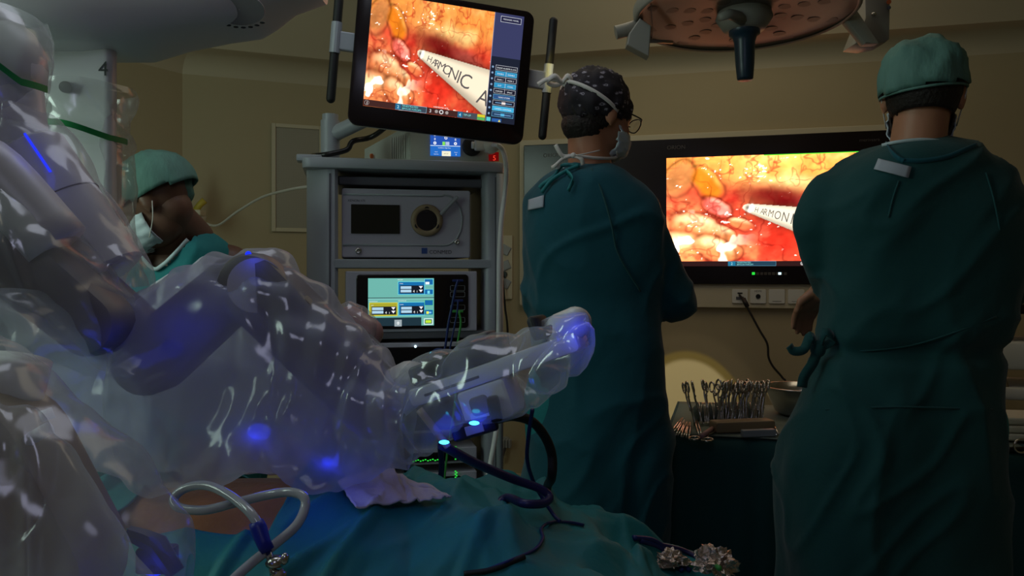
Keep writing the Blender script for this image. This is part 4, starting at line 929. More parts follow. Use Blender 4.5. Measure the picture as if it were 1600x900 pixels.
def body(name, parent, skin, hc, mt, chest, pelvis, sh, el, wr, hip, kn, an, chest_r=(.15, .10), hs=1, voxel=.0065, handdir=None, curl=.7, belly=None):
    bm = B(); nb = chest + Vector((0, 0, .21)) if belly is None else chest + (chest - pelvis).normalized() * .2
    ax = (chest - pelvis).normalized(); lat = (sh[1] - sh[0]).normalized()
    H = head(bm, hc, mt, nb, hs); fw = ax.cross(lat) if belly is None else Vector((0, 0, 1))
    R = []
    L_ = (chest - pelvis).length
    for t, a, b in ((-.13, .06, .06), (-.10, .13, .10), (0, .165, .115), (.12, .155, .105), (.3, chest_r[0] * .93, chest_r[1] * .95), (L_ + .0, chest_r[0] * 1.05, chest_r[1] * 1.05), (L_ + .10, chest_r[0] * .95, chest_r[1] * .9), (L_ + .17, .08, .06), (L_ + .20, .04, .04)):
        c = pelvis + ax * t; R.append([c + lat * a * math.cos(q) + fw * b * math.sin(q) for q in [2 * PI * k / 24 for k in range(24)]])
    rings(bm, R)
    for i in (0, 1):
        limb(bm, [nb - ax * .05, sh[i], el[i], wr[i]], [.055, .056, .042, .028]); limb(bm, [pelvis + lat * (.08 if i else -.08), hip[i], kn[i], an[i]], [.09, .088, .055, .040])
        d = handdir[i] if handdir else (wr[i] - el[i]); hand(bm, wr[i], d, Vector((0, 0, -1)) if abs(d.normalized().z) < .8 else Vector((0, 1, 0)), .95, curl, 1 if i else -1)
        f = an[i] + (Vector((0, .0, -.03))); fd = (mt @ Vector((0, 1, 0))); fd.z = 0; fd = fd.normalized()
        if belly is None: limb(bm, [f - fd * .03, f + fd * .08, f + fd * .15], [.036, .036, .026], 12)
        else: limb(bm, [an[i], an[i] + Vector((.12, 0, -.02))], [.036, .026], 12)
    me = fuse(bm, voxel, 5, .5)
    if belly is None:
        for i in (0, 1):
            f = an[i] + Vector((0, .0, -.03)); b2 = B(); limb(b2, [f - fd * .04, f + fd * .08, f + fd * .16], [.050, .046, .038], 14)
            for v in b2.verts: v.co.z = max(v.co.z, .002)
            obj('shoe', b2, M['rubber'], parent, True)
        b2 = B()
        for i in (0, 1): limb(b2, [pelvis + lat * (.07 if i else -.07), hip[i], kn[i], an[i] + Vector((0, 0, .06))], [.11, .105, .075, .062])
        link('trousers', fuse(b2, .012, 8), M['scrub'], parent)
    return link(name, me, M[skin], parent), H
def shell(name, parent, m, H, mt, c, r, cut, s=1.0, wr=.004, fr=18, thick=.0025, seg=64, seed=0, tuck=None, ex=1):
    """cloth or hair shell over the head, cut off by the predicate on local coordinates"""
    bm = B(); bmesh.ops.create_uvsphere(bm, u_segments=seg, v_segments=seg // 2, radius=1)
    for v in bm.verts:
        d = v.co.copy()
        if ex != 1: d = Vector([math.copysign(abs(q) ** ex, q) for q in d])
        v.co = Vector((d.x * r[0], d.y * r[1], d.z * r[2])) + Vector(c)
        v.co += d * wr * (noise.noise(d * fr * .2 + Vector((seed, 0, 0))) * 1.5 + ridge(Vector((d.x * fr * .25, d.y * fr * .25, d.z * 1.2 + seed))) )
    if tuck:
        for v in bm.verts:
            k = max(0, min(1, (tuck[0] - v.co.z) / .03)); v.co.x *= 1 - tuck[1] * k * k; v.co.y = (v.co.y - c[1]) * (1 - tuck[1] * k * k) + c[1]
    bmesh.ops.delete(bm, geom=[v for v in bm.verts if cut(v.co)], context='VERTS')
    for v in bm.verts: v.co = H(v.co)
    o = obj(name, bm, m, parent, True); k = o.modifiers.new('s', 'SOLIDIFY'); k.thickness = thick; return o
def ribbon(bm, pts, wd_, sub=6, up=(0, 0, 1), th=.0012):
    pts = catmull(pts, sub); up = Vector(up); R = []
    for i, p in enumerate(pts):
        d = (pts[min(i + 1, len(pts) - 1)] - pts[max(i - 1, 0)]).normalized(); s_ = d.cross(up).normalized(); u_ = s_.cross(d).normalized()
        h = u_ * wd_ / 2; R.append([p + h + s_ * th, p - h + s_ * th, p - h - s_ * th, p + h - s_ * th])
    rings(bm, R)
def gown_mesh(secs, sleeves, y, seg=56, voxel=.009, wr=1.0, seed=0, extra=None, yaw=0):
    """secs: (v, uL, uR, halfdepth, ycenter offset)"""
    bm = B(); R = []; sec2 = [Vector((a, b, c_)) for a, b, c_, _, _ in secs]; dd_ = [Vector((d, e, 0)) for _, _, _, d, e in secs]
    A = catmull(sec2, 5); Dp = catmull(dd_, 5)
    for a, d in zip(A, Dp):
        yy = y + d.y; l, r = P(a.y, a.x, yy), P(a.z, a.x, yy); c = (l + r) / 2; rx = (r - l).length / 2
        ring = []
        for k in range(seg):
            q = 2 * PI * k / seg; cs, sn = math.cos(q), math.sin(q); e = .82
            ring.append(c + Vector((rx * math.copysign(abs(cs) ** e, cs), d.x * math.copysign(abs(sn) ** e, sn), 0)))
        R.append(ring)
    rings(bm, R)
    for pts, rad in sleeves: limb(bm, pts, rad, 20)
    if extra: extra(bm)
    me = fuse(bm, voxel, 14, .6)
    return me
def cloth_wrinkle(me, k=1.0, seed=0, vert=None, sash=None):
    def f(p, n):
        q = p + Vector((seed * 3.1, 0, 0)); w1 = noise.noise(q * 2.2)
        d = .014 * noise.noise(Vector((q.x * 5 + w1 * 2, q.y * 5, q.z * 1.3))) + .011 * (ridge(Vector((q.x * 3.2 + q.z * 1.1 + w1, q.y * 3, q.z * 2.2 + w1 * 1.2))) - .3)
        d += .007 * (ridge(Vector((q.x * 7 - q.z * 5 + w1 * 2, q.y * 6, q.z * 5))) - .3)
        if vert:
            h = max(0, min(1, (vert - p.z) / .35)); d += h * .030 * noise.noise(Vector((q.x * 11 + w1, q.y * 11, q.z * .7)))
        if sash: d -= .016 * math.exp(-((p.z - sash) / .02) ** 2)
        return d * k
    displace(me, f)
def rotm(yaw, pitch=0, roll=0): return (Matrix.Rotation(yaw, 3, 'Z') @ Matrix.Rotation(pitch, 3, 'X') @ Matrix.Rotation(roll, 3, 'Y'))
def seam(bm, pts, r=.0025, sub=6): tube(bm, pts, r, 6, sub)
def onsurf(o, pts, off=.002, d=(0, 1, 0)):
    """drop points seen from the front side of a garment onto its surface"""
    from mathutils.bvhtree import BVHTree
    t = BVHTree.FromPolygons([v.co for v in o.data.vertices], [p.vertices for p in o.data.polygons]); out = []
    for u, v in pts:
        q = P(u, v, 1.0); dr = (q - Vector((0, 0, CZ))).normalized(); h = t.ray_cast(Vector((0, 0, CZ)) + dr * .6, dr)
        if h[0] is not None: out.append(h[0] + h[1] * (off if h[1].dot(dr) < 0 else -off))
    return out

def patch(name, o, quad, m, parent, n=8):
    pts = []; W_ = [Vector(q) for q in quad]
    for i in range(n + 1):
        for j in range(n + 1): a, b = i / n, j / n; pts.append(tuple((W_[0] * (1 - a) + W_[1] * a) * (1 - b) + (W_[3] * (1 - a) + W_[2] * a) * b))
    v = onsurf(o, pts, .004)
    if len(v) < len(pts): return
    me = bpy.data.meshes.new(name); me.from_pydata(v, [], [(i * (n + 1) + j, (i + 1) * (n + 1) + j, (i + 1) * (n + 1) + j + 1, i * (n + 1) + j + 1) for i in range(n) for j in range(n)])
    p = link(name, me, m, parent); k = p.modifiers.new('s', 'SOLIDIFY'); k.thickness = .002; k.offset = 0; return p
# ---- surgeon with the patterned cap (back to the camera, head turned right)
YM = 2.2
pm = thing('person', 'standing person in teal gown with dark patterned cap and glasses, back turned, head turned right', 'person', (.22, YM, 0))
def loc(o_, pts): return pts
mtM = rotm(-.98, -.24, .03); hM = P(931, 184, YM)
XM = P(928, 0, YM).x
bo, HM = body('body', pm, 'skin', hM, mtM, Vector((XM - .01, YM, 1.30)), Vector((XM, YM, .95)), [Vector((XM - .12, YM, 1.42)), Vector((XM + .13, YM + .01, 1.42))],
    [P(846, 480, YM + .02), P(1048, 462, YM + .03)], [Vector((XM - .03, YM + .25, 1.10)), Vector((XM + .08, YM + .25, 1.10))],
    [Vector((XM - .09, YM, .90)), Vector((XM + .09, YM, .90))], [Vector((XM - .10, YM + .01, .48)), Vector((XM + .10, YM + .01, .48))], [Vector((XM - .10, YM - .02, .08)), Vector((XM + .10, YM - .02, .08))], (.14, .095), .99)
secM = [(258, 893, 950, .045, .0), (264, 876, 962, .06, .0), (280, 850, 990, .095, 0), (305, 830, 1018, .115, 0), (340, 820, 1030, .13, 0), (400, 816, 1032, .135, 0), (460, 820, 1030, .135, 0), (520, 824, 1033, .14, 0), (600, 828, 1042, .15, 0), (690, 822, 1046, .16, 0), (800, 814, 1044, .17, 0), (900, 808, 1044, .18, 0), (1060, 800, 1050, .19, 0)]
me = gown_mesh(secM, [([P(985, 318, YM), P(1014, 385, YM + .02), P(1052, 466, YM + .04), P(1010, 480, YM + .25)], [.068, .072, .074, .050]),
                      ([P(854, 325, YM), P(844, 400, YM), P(846, 470, YM + .02), P(900, 490, YM + .25)], [.062, .062, .060, .050])], YM)
cloth_wrinkle(me, 1, 1, .75)
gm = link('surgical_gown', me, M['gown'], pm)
bm = B(); seam(bm, onsurf(gm, [(924, 264), (940, 300), (955, 350), (963, 390), (978, 420), (1000, 455)])); obj('gown_seam', bm, M['gown2'], pm, True)
bm = B(); ribbon(bm, [P(874, 262, YM - .05), P(890, 268, YM - .07), P(915, 266, YM - .075), P(940, 262, YM - .07), P(962, 262, YM - .04)], .010); obj('neck_binding', bm, M['binding'], pm, True)
patch('gown_tape', gm, [(828, 313), (851, 306), (850, 324), (827, 329)], M['tape'], pm)
bm = B()
for q in ([(905, 262), (885, 270), (862, 285), (848, 303)], [(905, 262), (880, 262), (868, 277), (850, 290), (845, 296)], [(884, 268), (895, 282), (888, 300)]): ribbon(bm, [p + Vector((0, -.006, 0)) for p in onsurf(gm, q, .006)], .010, up=(0, 0, 1))
obj('neck_ties', bm, M['drape'], pm, True)
shell('hair', pm, M['hair'], HM, mtM, (0, -.012, .022), (.0805, .099, .094), lambda p: p.z < -.060 + max(0, p.y + .02) * 1.4 or p.y > .05, wr=.001)
shell('hair', pm, M['hair'], HM, mtM, (0, -.026, -.040), (.062, .072, .048), lambda p: p.y > -.02 - (p.z + .05) * .3, wr=.001)
shell('surgical_cap', pm, M['capdark'], HM, mtM, (0, -.010, .034), (.087, .107, .102), lambda p: p.z < -.040 + (p.y + .1) * .26, wr=.005, fr=16, seed=3)
bm = B(); cap_r = lambda a, z, k=1.0: HM((math.sin(a) * .0885 * k, -.010 - math.cos(a) * .1085 * k, z))
ribbon(bm, [cap_r(a, .060 - .052 * (abs(a) / 1.7) ** 1.3, math.sqrt(max(.3, 1 - ((.060 - .052 * (abs(a) / 1.7) ** 1.3 - .034) / .108) ** 2)) + .02) for a in [-1.7 + .17 * k * 2 for k in range(11)]], .010, 4)
k0 = HM((-.02, -.122, .060))
for sgn, L1 in ((-1, .040), (1, .028)): ribbon(bm, [k0, k0 + Vector((sgn * L1 * .5, -.016, .014)), k0 + Vector((sgn * L1, -.01, .0)), k0 + Vector((sgn * L1 * .5, -.004, -.008)), k0], .014, 5, up=(0, .3, 1), th=.0015)
ribbon(bm, [k0, k0 + Vector((-.02, -.012, .006)), k0 + Vector((-.045, -.012, .004)), k0 + Vector((-.065, -.01, -.008))], .013, 5, up=(0, .3, 1), th=.0015); obj('upper_mask_tie', bm, M['strap'], pm, True)
bm = B(); k1 = P(896, 243, YM - .085)
ribbon(bm, [HM((.058, .05, -.085)), P(962, 246, YM - .02), P(935, 247, YM - .065), k1], .008, 5); ribbon(bm, [k1, P(880, 244, YM - .09), P(872, 234, YM - .09), P(868, 226, YM - .088)], .011, 5); ribbon(bm, [k1, P(880, 248, YM - .09), P(868, 258, YM - .09), P(862, 262, YM - .08)], .009, 5)
ribbon(bm, [k1, P(910, 241, YM - .09), P(937, 235, YM - .075)], .003, 5); ribbon(bm, [k1, P(908, 248, YM - .09), P(911, 258, YM - .085)], .011, 5, up=(1, 0, 0)); ell(bm, k1, (.008, .006, .008), None, 10); obj('lower_mask_tie', bm, M['strap'], pm, True)
bm = B(); b_ = P(871, 260, YM - .085); lathe(bm, [(.001, -.004), (.007, -.004), (.008, 0), (.007, .002), (.001, .002)], b_, 16, Matrix.Rotation(PI / 2, 3, 'X')); obj('snap_button', bm, M['white'], pm, True)
shell('face_mask', pm, M['mask'], HM, mtM, (0, .020, -.050), (.073, .105, .064), lambda p: p.y < .030 or p.z > .0 - .0 * p.y or p.z < -.108, wr=.004, fr=30, seed=8)
# glasses
bm = B()
for s in (-1, 1):
    c0 = Vector((s * .034, .118, .012)); q = [HM(c0 + Vector((.027 * math.cos(a), -.006 * abs(math.cos(a)), .020 * math.sin(a)))) for a in [2 * PI * k / 20 for k in range(21)]]; tube(bm, q, .0018, 6)
    tube(bm, [HM((s * .061, .112, .018)), HM((s * .082, .09, .018)), HM((s * .086, .03, .016)), HM((s * .084, -.012, .008))], .002, 6, 4)
tube(bm, [HM((-.008, .119, .014)), HM((0, .122, .017)), HM((.008, .119, .014))], .0018, 6, 3); gl = obj('glasses', bm, M['black'], pm, True)
bm = B()
for s in (-1, 1): 
    c0 = Vector((s * .034, .117, .012)); bm.faces.new([bm.verts.new(HM(c0 + Vector((.026 * math.cos(a), -.006 * abs(math.cos(a)), .019 * math.sin(a))))) for a in [2 * PI * k / 20 for k in range(20)]])
lo_ = obj('lens_pair', bm, M['lens_glass'], gl)

# ---- right surgeon (green cap)
YR = 1.85
pr = thing('person', 'standing person in dark teal gown with plain green cap, nearest on the right, back turned', 'person', (.9, YR, 0))
XR = P(1428, 0, YR).x; mtR = rotm(-.42, -.10, .03); hR = P(1441, 153, YR)
br, HR = body('body', pr, 'skin', hR, mtR, Vector((XR, YR, 1.27)), Vector((XR, YR, .95)), [Vector((XR - .16, YR, 1.39)), Vector((XR + .17, YR, 1.39))],
    [P(1284, 392, YR + .04), P(1560, 430, YR + .04)], [P(1288, 448, YR + .09), Vector((XR + .08, YR + .24, 1.10))],
    [Vector((XR - .10, YR, .90)), Vector((XR + .10, YR, .90))], [Vector((XR - .11, YR + .01, .48)), Vector((XR + .11, YR + .01, .48))], [Vector((XR - .11, YR - .02, .08)), Vector((XR + .11, YR - .02, .08))], (.17, .11), 1.02,
    handdir=[Vector((-.25, .75, -.75)), Vector((-1, .5, -.1))], curl=.35)
secR = [(216, 1405, 1500, .05, 0), (224, 1384, 1528, .07, 0), (240, 1350, 1540, .10, 0), (262, 1312, 1562, .12, 0), (300, 1282, 1585, .135, 0), (350, 1278, 1592, .145, 0), (420, 1286, 1590, .15, 0), (490, 1286, 1570, .15, 0), (540, 1282, 1558, .145, 0), (575, 1272, 1556, .15, 0), (620, 1258, 1556, .16, 0), (700, 1224, 1555, .17, 0), (800, 1214, 1553, .18, 0), (900, 1214, 1553, .19, 0), (1090, 1205, 1556, .20, 0)]
me = gown_mesh(secR, [([P(1300, 310, YR), P(1281, 350, YR + .02), P(1283, 400, YR + .04), P(1289, 446, YR + .08)], [.058, .058, .056, .042]),
                      ([P(1552, 315, YR), P(1568, 370, YR + .02), P(1562, 440, YR + .04), P(1500, 480, YR + .26)], [.060, .064, .062, .050])], YR)
zs = P(0, 545, YR).z
cloth_wrinkle(me, 1.1, 4, .8, zs)
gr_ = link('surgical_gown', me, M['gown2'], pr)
bm = B(); 
for q in ([(1385, 226), (1392, 238), (1402, 248), (1412, 253)], [(1408, 252), (1440, 252), (1478, 246), (1505, 236), (1526, 228)]): ribbon(bm, [p for p in onsurf(gr_, q, .003)], .010, 6)
obj('gown_collar', bm, M['gown'], pr, True)
bm = B(); ribbon(bm, [P(1378, 227, YR - .03), P(1400, 222, YR - .06), P(1440, 218, YR - .075), P(1475, 222, YR - .07), P(1495, 232, YR - .05)], .007); obj('neck_binding', bm, M['binding'], pr, True)
patch('gown_tape', gr_, [(1373, 250), (1423, 262), (1418, 279), (1366, 266)], M['tape'], pr)
bm = B()
for q in ([(1290, 548), (1350, 548), (1420, 540), (1490, 520), (1556, 495)], [(1404, 283), (1395, 310), (1388, 340)], [(1540, 270), (1552, 310), (1562, 360)], [(1290, 640), (1400, 636), (1550, 640)]): seam(bm, onsurf(gr_, q, .001), .0022)
obj('gown_seam', bm, M['gown2'], pr, True)
# waist tie knot on the left hip
bm = B(); k2 = P(1278, 545, YR - .05)
ell(bm, k2, (.018, .015, .02), None, 12); ribbon(bm, [k2, k2 + Vector((-.02, -.01, .03)), k2 + Vector((-.035, -.01, .0)), k2 + Vector((-.058, -.01, -.004)), k2 + Vector((-.068, -.01, .008))], .020, 5, up=(0, .3, 1), th=.002)
ribbon(bm, [k2, k2 + Vector((-.015, -.01, -.03)), k2 + Vector((-.035, -.012, -.06)), k2 + Vector((-.04, -.01, -.085))], .022, 5, up=(1, 0, .2), th=.002); ribbon(bm, [k2, k2 + Vector((.03, -.01, .02)), k2 + Vector((.01, -.015, .04)), k2], .018, 5, up=(0, .3, 1), th=.002); obj('waist_tie', bm, M['gown2'], pr, True)
shell('hair', pr, M['hair'], HR, mtR, (0, -.012, .015), (.0795, .0985, .095), lambda p: p.z < -.052 + max(0, p.y + .01) * 1.6 or p.y > .045, wr=.001)
shell('surgical_cap', pr, M['cap'], HR, mtR, (.0, -.012, .026), (.090, .108, .098), lambda p: p.z < -.010 + (p.y + .11) * .16 + p.x * .12, wr=.005, fr=12, seed=5, tuck=(.022, .055), ex=.82)
bm = B(); cr = lambda a, k=1.0: Vector((math.sin(a) * .088 * k, -.012 - math.cos(a) * .1045 * k, 0))
q = []
for k in range(21):
    a = -1.9 + .19 * k; p = cr(a); p.z = -.009 + (p.y + .11) * .16 + p.x * .12; q.append(HR(p))
tube(bm, q, .003, 8, 2); obj('cap_elastic', bm, M['cap'], pr, True)
shell('face_mask', pr, M['mask'], HR, mtR, (0, .020, -.050), (.073, .105, .064), lambda p: p.y < .035 or p.z > .0 or p.z < -.108, wr=.004, fr=30, seed=8)
for s in (-1, 1): bm = B(); tube(bm, [HR((s * .066, .045, -.02)), HR((s * .082, .0, .02)), HR((s * .085, -.022, .0)), HR((s * .072, .03, -.06))], .0016, 6, 5); obj('mask_strap', bm, M['strap'], pr, True)
shell('beard', pr, M['hair'], HR, mtR, (0, .016, -.040), (.066, .083, .084), lambda p: p.z > -.03 or p.y < -.005 or abs(p.x) < .02, wr=.001)

# ---- person bending at the far left
YL = 2.15
pl = thing('person', 'person in teal scrubs bending forward beside the draped robot, in a green bouffant cap', 'person', (-1.0, YL, 0))
mtL = rotm(1.62, -.55, .0); hL = P(242, 320, YL)
ch = Vector((P(300, 0, YL + .12).x, YL + .12, 1.13)); pe = Vector((ch.x + .06, YL + .20, .85))
bl, HL = body('body', pl, 'skind', hL, mtL, ch, pe, [ch + Vector((-.12, .0, .11)), ch + Vector((.10, .03, .14))], [ch + Vector((-.16, -.06, -.13)), ch + Vector((.12, -.02, -.13))], [ch + Vector((-.16, -.27, -.16)), ch + Vector((.02, -.27, -.16))],
    [pe + Vector((-.03, -.09, -.04)), pe + Vector((.02, .09, -.04))], [Vector((pe.x - .03, pe.y - .1, .46)), Vector((pe.x + .0, pe.y + .1, .46))], [Vector((pe.x, pe.y - .1, .08)), Vector((pe.x, pe.y + .1, .08))], (.16, .10), .98)
bm = B(); 
R = []
secL = [(362, 282, 330, .06, .13), (370, 258, 342, .09, .12), (386, 225, 356, .12, .11), (420, 212, 366, .135, .12), (470, 212, 372, .14, .13), (540, 218, 378, .15, .17), (640, 225, 390, .17, .2), (760, 232, 400, .18, .2), (900, 236, 402, .18, .2)]
me = gown_mesh(secL, [([ch + Vector((-.12, .0, .09)), ch + Vector((-.15, -.05, -.10)), ch + Vector((-.16, -.15, -.15))], [.066, .060, .056]), ([ch + Vector((.09, .03, .10)), ch + Vector((.12, -.02, -.10)), ch + Vector((.08, -.14, -.15))], [.066, .060, .056])], YL, voxel=.009)
# open the V neck
from mathutils.bvhtree import BVHTree
cloth_wrinkle(me, .7, 7, .3)
vpx = [(196, 385), (216, 392), (242, 420), (262, 408), (290, 378), (318, 357), (300, 340), (210, 340)]
def inpoly(x, y, poly):
    c = False
    for i in range(len(poly)):
        x1, y1 = poly[i]; x2, y2 = poly[i - 1]
        if (y1 > y) != (y2 > y) and x < (x2 - x1) * (y - y1) / (y2 - y1) + x1: c = not c
    return c
bm = B(); bm.from_mesh(me)
gg = []
for v in bm.verts:
    u = 800 + v.co.x / v.co.y * FPX; vv = HV - (v.co.z - CZ) / v.co.y * FPX
    if inpoly(u, vv, vpx) and v.co.y < YL + .16: gg.append(v)
bm.to_mesh(me); sc_full = me.copy(); bmesh.ops.delete(bm, geom=gg, context='VERTS'); bm.to_mesh(me); bm.free()
st = link('scrub_top', me, M['scrub'], pl)
class _O: pass
oo = _O(); oo.data = sc_full
bm = B(); ribbon(bm, onsurf(oo, [(206, 384), (216, 392), (226, 404), (242, 420), (256, 414), (275, 396), (294, 377), (318, 360)], .007), .010, 5); obj('neck_binding', bm, M['binding'], pl, True)
# chest seen in the neck opening and the neck itself
bm = B(); capsule(bm, HL((0, -.03, -.03)), P(268, 392, YL + .09), .058, .062, 20); capsule(bm, P(246, 402, YL + .09), P(290, 384, YL + .12), .045, .05, 20); link('neck', fuse(bm, .007, 6), M['skind'], pl)
shell('surgical_cap', pl, M['cap'], HL, mtL, (0, -.020, .035), (.088, .115, .104), lambda p: p.z < .012 + (p.y) * .10, wr=.004, fr=12, seed=11)
shell('cap_back', pl, M['cap'], HL, mtL, (.03, -.050, .036), (.060, .060, .070), lambda p: False, wr=.005, fr=11, seed=12)
shell('face_mask', pl, M['mask'], HL, mtL, (0, .022, -.048), (.070, .108, .062), lambda p: p.y < .02 or p.z > .0 or p.z < -.104, wr=.004, fr=30, seed=8)
for s in (-1, 1):
    bm = B(); tube(bm, [HL((s * .066, .040, -.008)), HL((s * .078, .012, .030)), HL((s * .080, -.018, .030))], .0014, 6, 5); tube(bm, [HL((s * .068, .038, -.085)), HL((s * .082, -.0, -.05)), HL((s * .084, -.024, -.01))], .0014, 6, 5)
    obj('mask_strap', bm, M['strap'], pl, True)
for s in (-1, 1): bm = B(); ell(bm, HL((s * .030, .079, .008)), (.012, .012, .012), None, 14); obj('eye', bm, M['strap'], pl, True)
# soap dispenser on the wall behind
for q in (pm, pr, pl):
    for ch_ in q.children: ch_.matrix_parent_inverse = Matrix.Translation(-q.location)
sd_ = thing('soap_dispenser', 'clear pump bottle with teal liquid in a wall holder behind the bending person', 'dispenser', P(282, 327, 4.05))
bm = B(); lathe(bm, [(.001, 0), (.036, 0), (.038, .01), (.038, .10), (.030, .13), (.012, .155), (.012, .17), (.001, .17)], seg=24); obj('bottle', bm, M['tube'], sd_, True)
bm = B(); lathe(bm, [(.001, .002), (.0385, .002), (.0388, .08), (.001, .08)], seg=24); obj('liquid', bm, M['liquid'], sd_, True)
bm = B(); lathe(bm, [(.0392, .085), (.0392, .11)], seg=24); obj('bottle_label', bm, M['ink'], sd_, True)
bm = B(); cyl(bm, (0, 0, .165), (0, 0, .215), .007, 12); box(bm, -.035, .012, -.008, .008, .212, .228, .004); cyl(bm, (0, 0, .165), (0, 0, .185), .014, 14); obj('pump', bm, M['white'], sd_)
bm = B(); box(bm, -.05, .12, -.05, .03, -.035, -.005, .006); o = obj('wall_shelf', bm, M['trim']); o.location = P(282, 327, 4.05); tag(o, 'narrow wall shelf holding the pump bottle behind the bending person', 'shelf')
vh = thing('vacuum_regulator', 'small wall gauge with a yellow angled knob beside the pump bottle', 'gauge', P(312, 340, 4.15))
bm = B(); cyl(bm, (0, 0, 0), (0, -.05, 0), .035, 20); obj('gauge_body', bm, M['white'], vh, True)
bm = B(); tube(bm, [(-.02, -.05, -.0), (.02, -.055, .06), (.045, -.05, .085)], [.02, .016, .018], 12); obj('knob', bm, M['yellow'], vh, True)
bm = B(); tube(bm, [P(318, 348, 4.1), P(340, 352, 3.9), P(372, 330, 3.7), (P(410, 308, 3.5)), P(450, 297, 3.2), P(480, 292, 2.9), P(500, 290, 2.72)], .006, 8, 8)
tag(obj('wall_hose', bm, M['white'], smooth=True), 'thin pale hose running from the wall gauge across to the tower', 'hose')
# ---------------------------------------------------------------- operating table and patient
ot = thing('operating_table', 'operating table under the draped patient in the foreground', 'table', (-.55, 1.4, 0))
bm = B(); box(bm, -.95, .58, -.27, .27, .56, .60, .01); obj('table_top', bm, M['cartd'], ot)
bm = B(); box(bm, -.94, .57, -.26, .26, .60, .618, .006, 3); obj('mattress', bm, M['black'], ot)
bm = B(); box(bm, -.3, .1, -.14, .14, .1, .56, .02); obj('column', bm, M['cart'], ot)
bm = B(); box(bm, -.6, .45, -.24, .24, .0, .10, .03); obj('base', bm, M['cart'], ot)
pt = thing('person', 'patient lying under teal drapes with bare belly showing below the draped robot arm', 'person', (-.5, 1.4, .65))
YP = 1.40
hip = [Vector((-.04, YP - .10, .705)), Vector((-.04, YP + .10, .705))]
bp, _ = body('body', pt, 'skinb', Vector((-1.28, YP, .77)), Matrix(((0, 0, -1), (-1, 0, 0), (0, 1, 0))).to_3x3(), Vector((-.72, YP, .742)), Vector((-.13, YP, .735)),
    [Vector((-.88, YP - .17, .74)), Vector((-.88, YP + .17, .74))], [Vector((-.62, YP - .24, .71)), Vector((-.62, YP + .24, .71))], [Vector((-.38, YP - .24, .70)), Vector((-.38, YP + .24, .70))],
    hip, [Vector((.20, YP - .13, .44)), Vector((.20, YP + .13, .44))], [Vector((.24, YP - .14, .18)), Vector((.24, YP + .14, .18))], (.215, .112), 1.0, .008, belly=True)
for v in bp.data.vertices:          # rounded, distended belly
    c = v.co; k = math.exp(-((c.x + .40) / .26) ** 2 - ((c.y - YP) / .22) ** 2)
    if c.z > .74: c.z += .036 * k
for ch_ in pt.children: ch_.matrix_parent_inverse = Matrix.Translation(-pt.location)
def ztop(x):
    X_ = [-1.3, -.9, -.5, -.2, 0, .06, .116, .2, .28, .36, .45, .6]; Z_ = [.84, .86, .872, .862, .838, .80, .77, .72, .675, .63, .59, .58]
    return float(np.interp(x, X_, Z_))
def drape_patient():
    nx, nu = 420, 130; V = []; F = []
    X0, X1 = -1.25, .56; idx = {}
    for i in range(nx + 1):
        x = X0 + (X1 - X0) * i / nx; zt_ = ztop(x); e6 = min(.68, zt_ - .02)
        prof = [(1.02, .22, 0), (1.04, .45, 0), (1.06, e6 - .08, 0), (1.10, e6, 0), (1.17, .5 * (e6 + zt_) + .025, 0), (1.28, zt_ - .012, 0), (1.40, zt_, 0), (1.52, zt_ - .012, 0), (1.62, .5 * (e6 + zt_) + .03, 0), (1.70, e6, 0), (1.73, e6 - .08, 0), (1.75, .45, 0), (1.76, .22, 0)]
        c = catmull(prof, 14)
        for j, p in enumerate(c):
            q = Vector((x, p.x, p.y)); w1 = noise.noise(q * 3)
            hang = max(0, min(1, (.72 - p.y) / .3)); top = 1 - hang
            fold = .042 * (ridge(Vector((x * 2.6 + p.x * 2.2 + w1 * .8, p.x * 1.1, 4))) - .25) * max(0, min(1, (x + .28) * 3)) * top
            fold += .010 * (ridge(Vector((x * 6 - p.x * 4 + w1, p.x * 5, 9))) - .2) + .004 * noise.noise(q * 14)
            if x > -.36:
                g_ = min(1, (x + .36) * 5) * top
                for fi, (a_, b_, f_, am) in enumerate(((.9, .5, 5, .030), (.6, -.8, 7, .020), (.98, -.1, 11, .010))):
                    q_ = (x * a_ + p.x * b_) * f_ + w1 * .8; fold += am * g_ * max(0, min(1, .5 + 2 * noise.noise(q * 3 + Vector((fi * 4, 0, 0))))) * (abs((q_ % 1) * 2 - 1) - .5)
            for fi, (a_, b_, f_) in enumerate(((.95, .35, 3.1), (.75, -.7, 3.7), (.9, -.2, 5.2))):
                q_ = (x * a_ + p.x * b_) * f_ + w1 * .6 + noise.noise(q * 6) * .12 + fi * .41
                fold += .014 * max(0, 1 - abs((q_ % 1) - .5) * 13) * max(0, min(1, .4 + 2.2 * noise.noise(q * 3 + Vector((9 + fi * 3, 0, 0))))) * top
            sgn = -1 if j < 84 else 1
            V.append(Vector((x, p.x + sgn * hang * (.015 + .035 * noise.noise(Vector((x * 7, sgn, p.y)))), p.y + fold * (.4 + .6 * top) + .004)))
    m_ = len(c)
    for i in range(nx):
        for j in range(m_ - 1):
            cc = (V[i * m_ + j] + V[(i + 1) * m_ + j + 1]) / 2
            if -.63 < cc.x < -.375 and 64 <= j < 109: continue
            F.append((i * m_ + j, (i + 1) * m_ + j, (i + 1) * m_ + j + 1, i * m_ + j + 1))
    for v in V:     # around the opening the cloth lies on the skin
        if -.70 < v.x < -.30 and 1.1 < v.y < 1.7: pass
    me = bpy.data.meshes.new('patient_drape'); me.from_pydata(V, [], F); o = link('patient_drape', me, M['drape']); k = o.modifiers.new('s', 'SOLIDIFY'); k.thickness = .003; k.offset = 1; return o
pd = drape_patient(); tag(pd, 'large rumpled teal drape covering the patient in the foreground', 'drape')
from mathutils.bvhtree import BVHTree
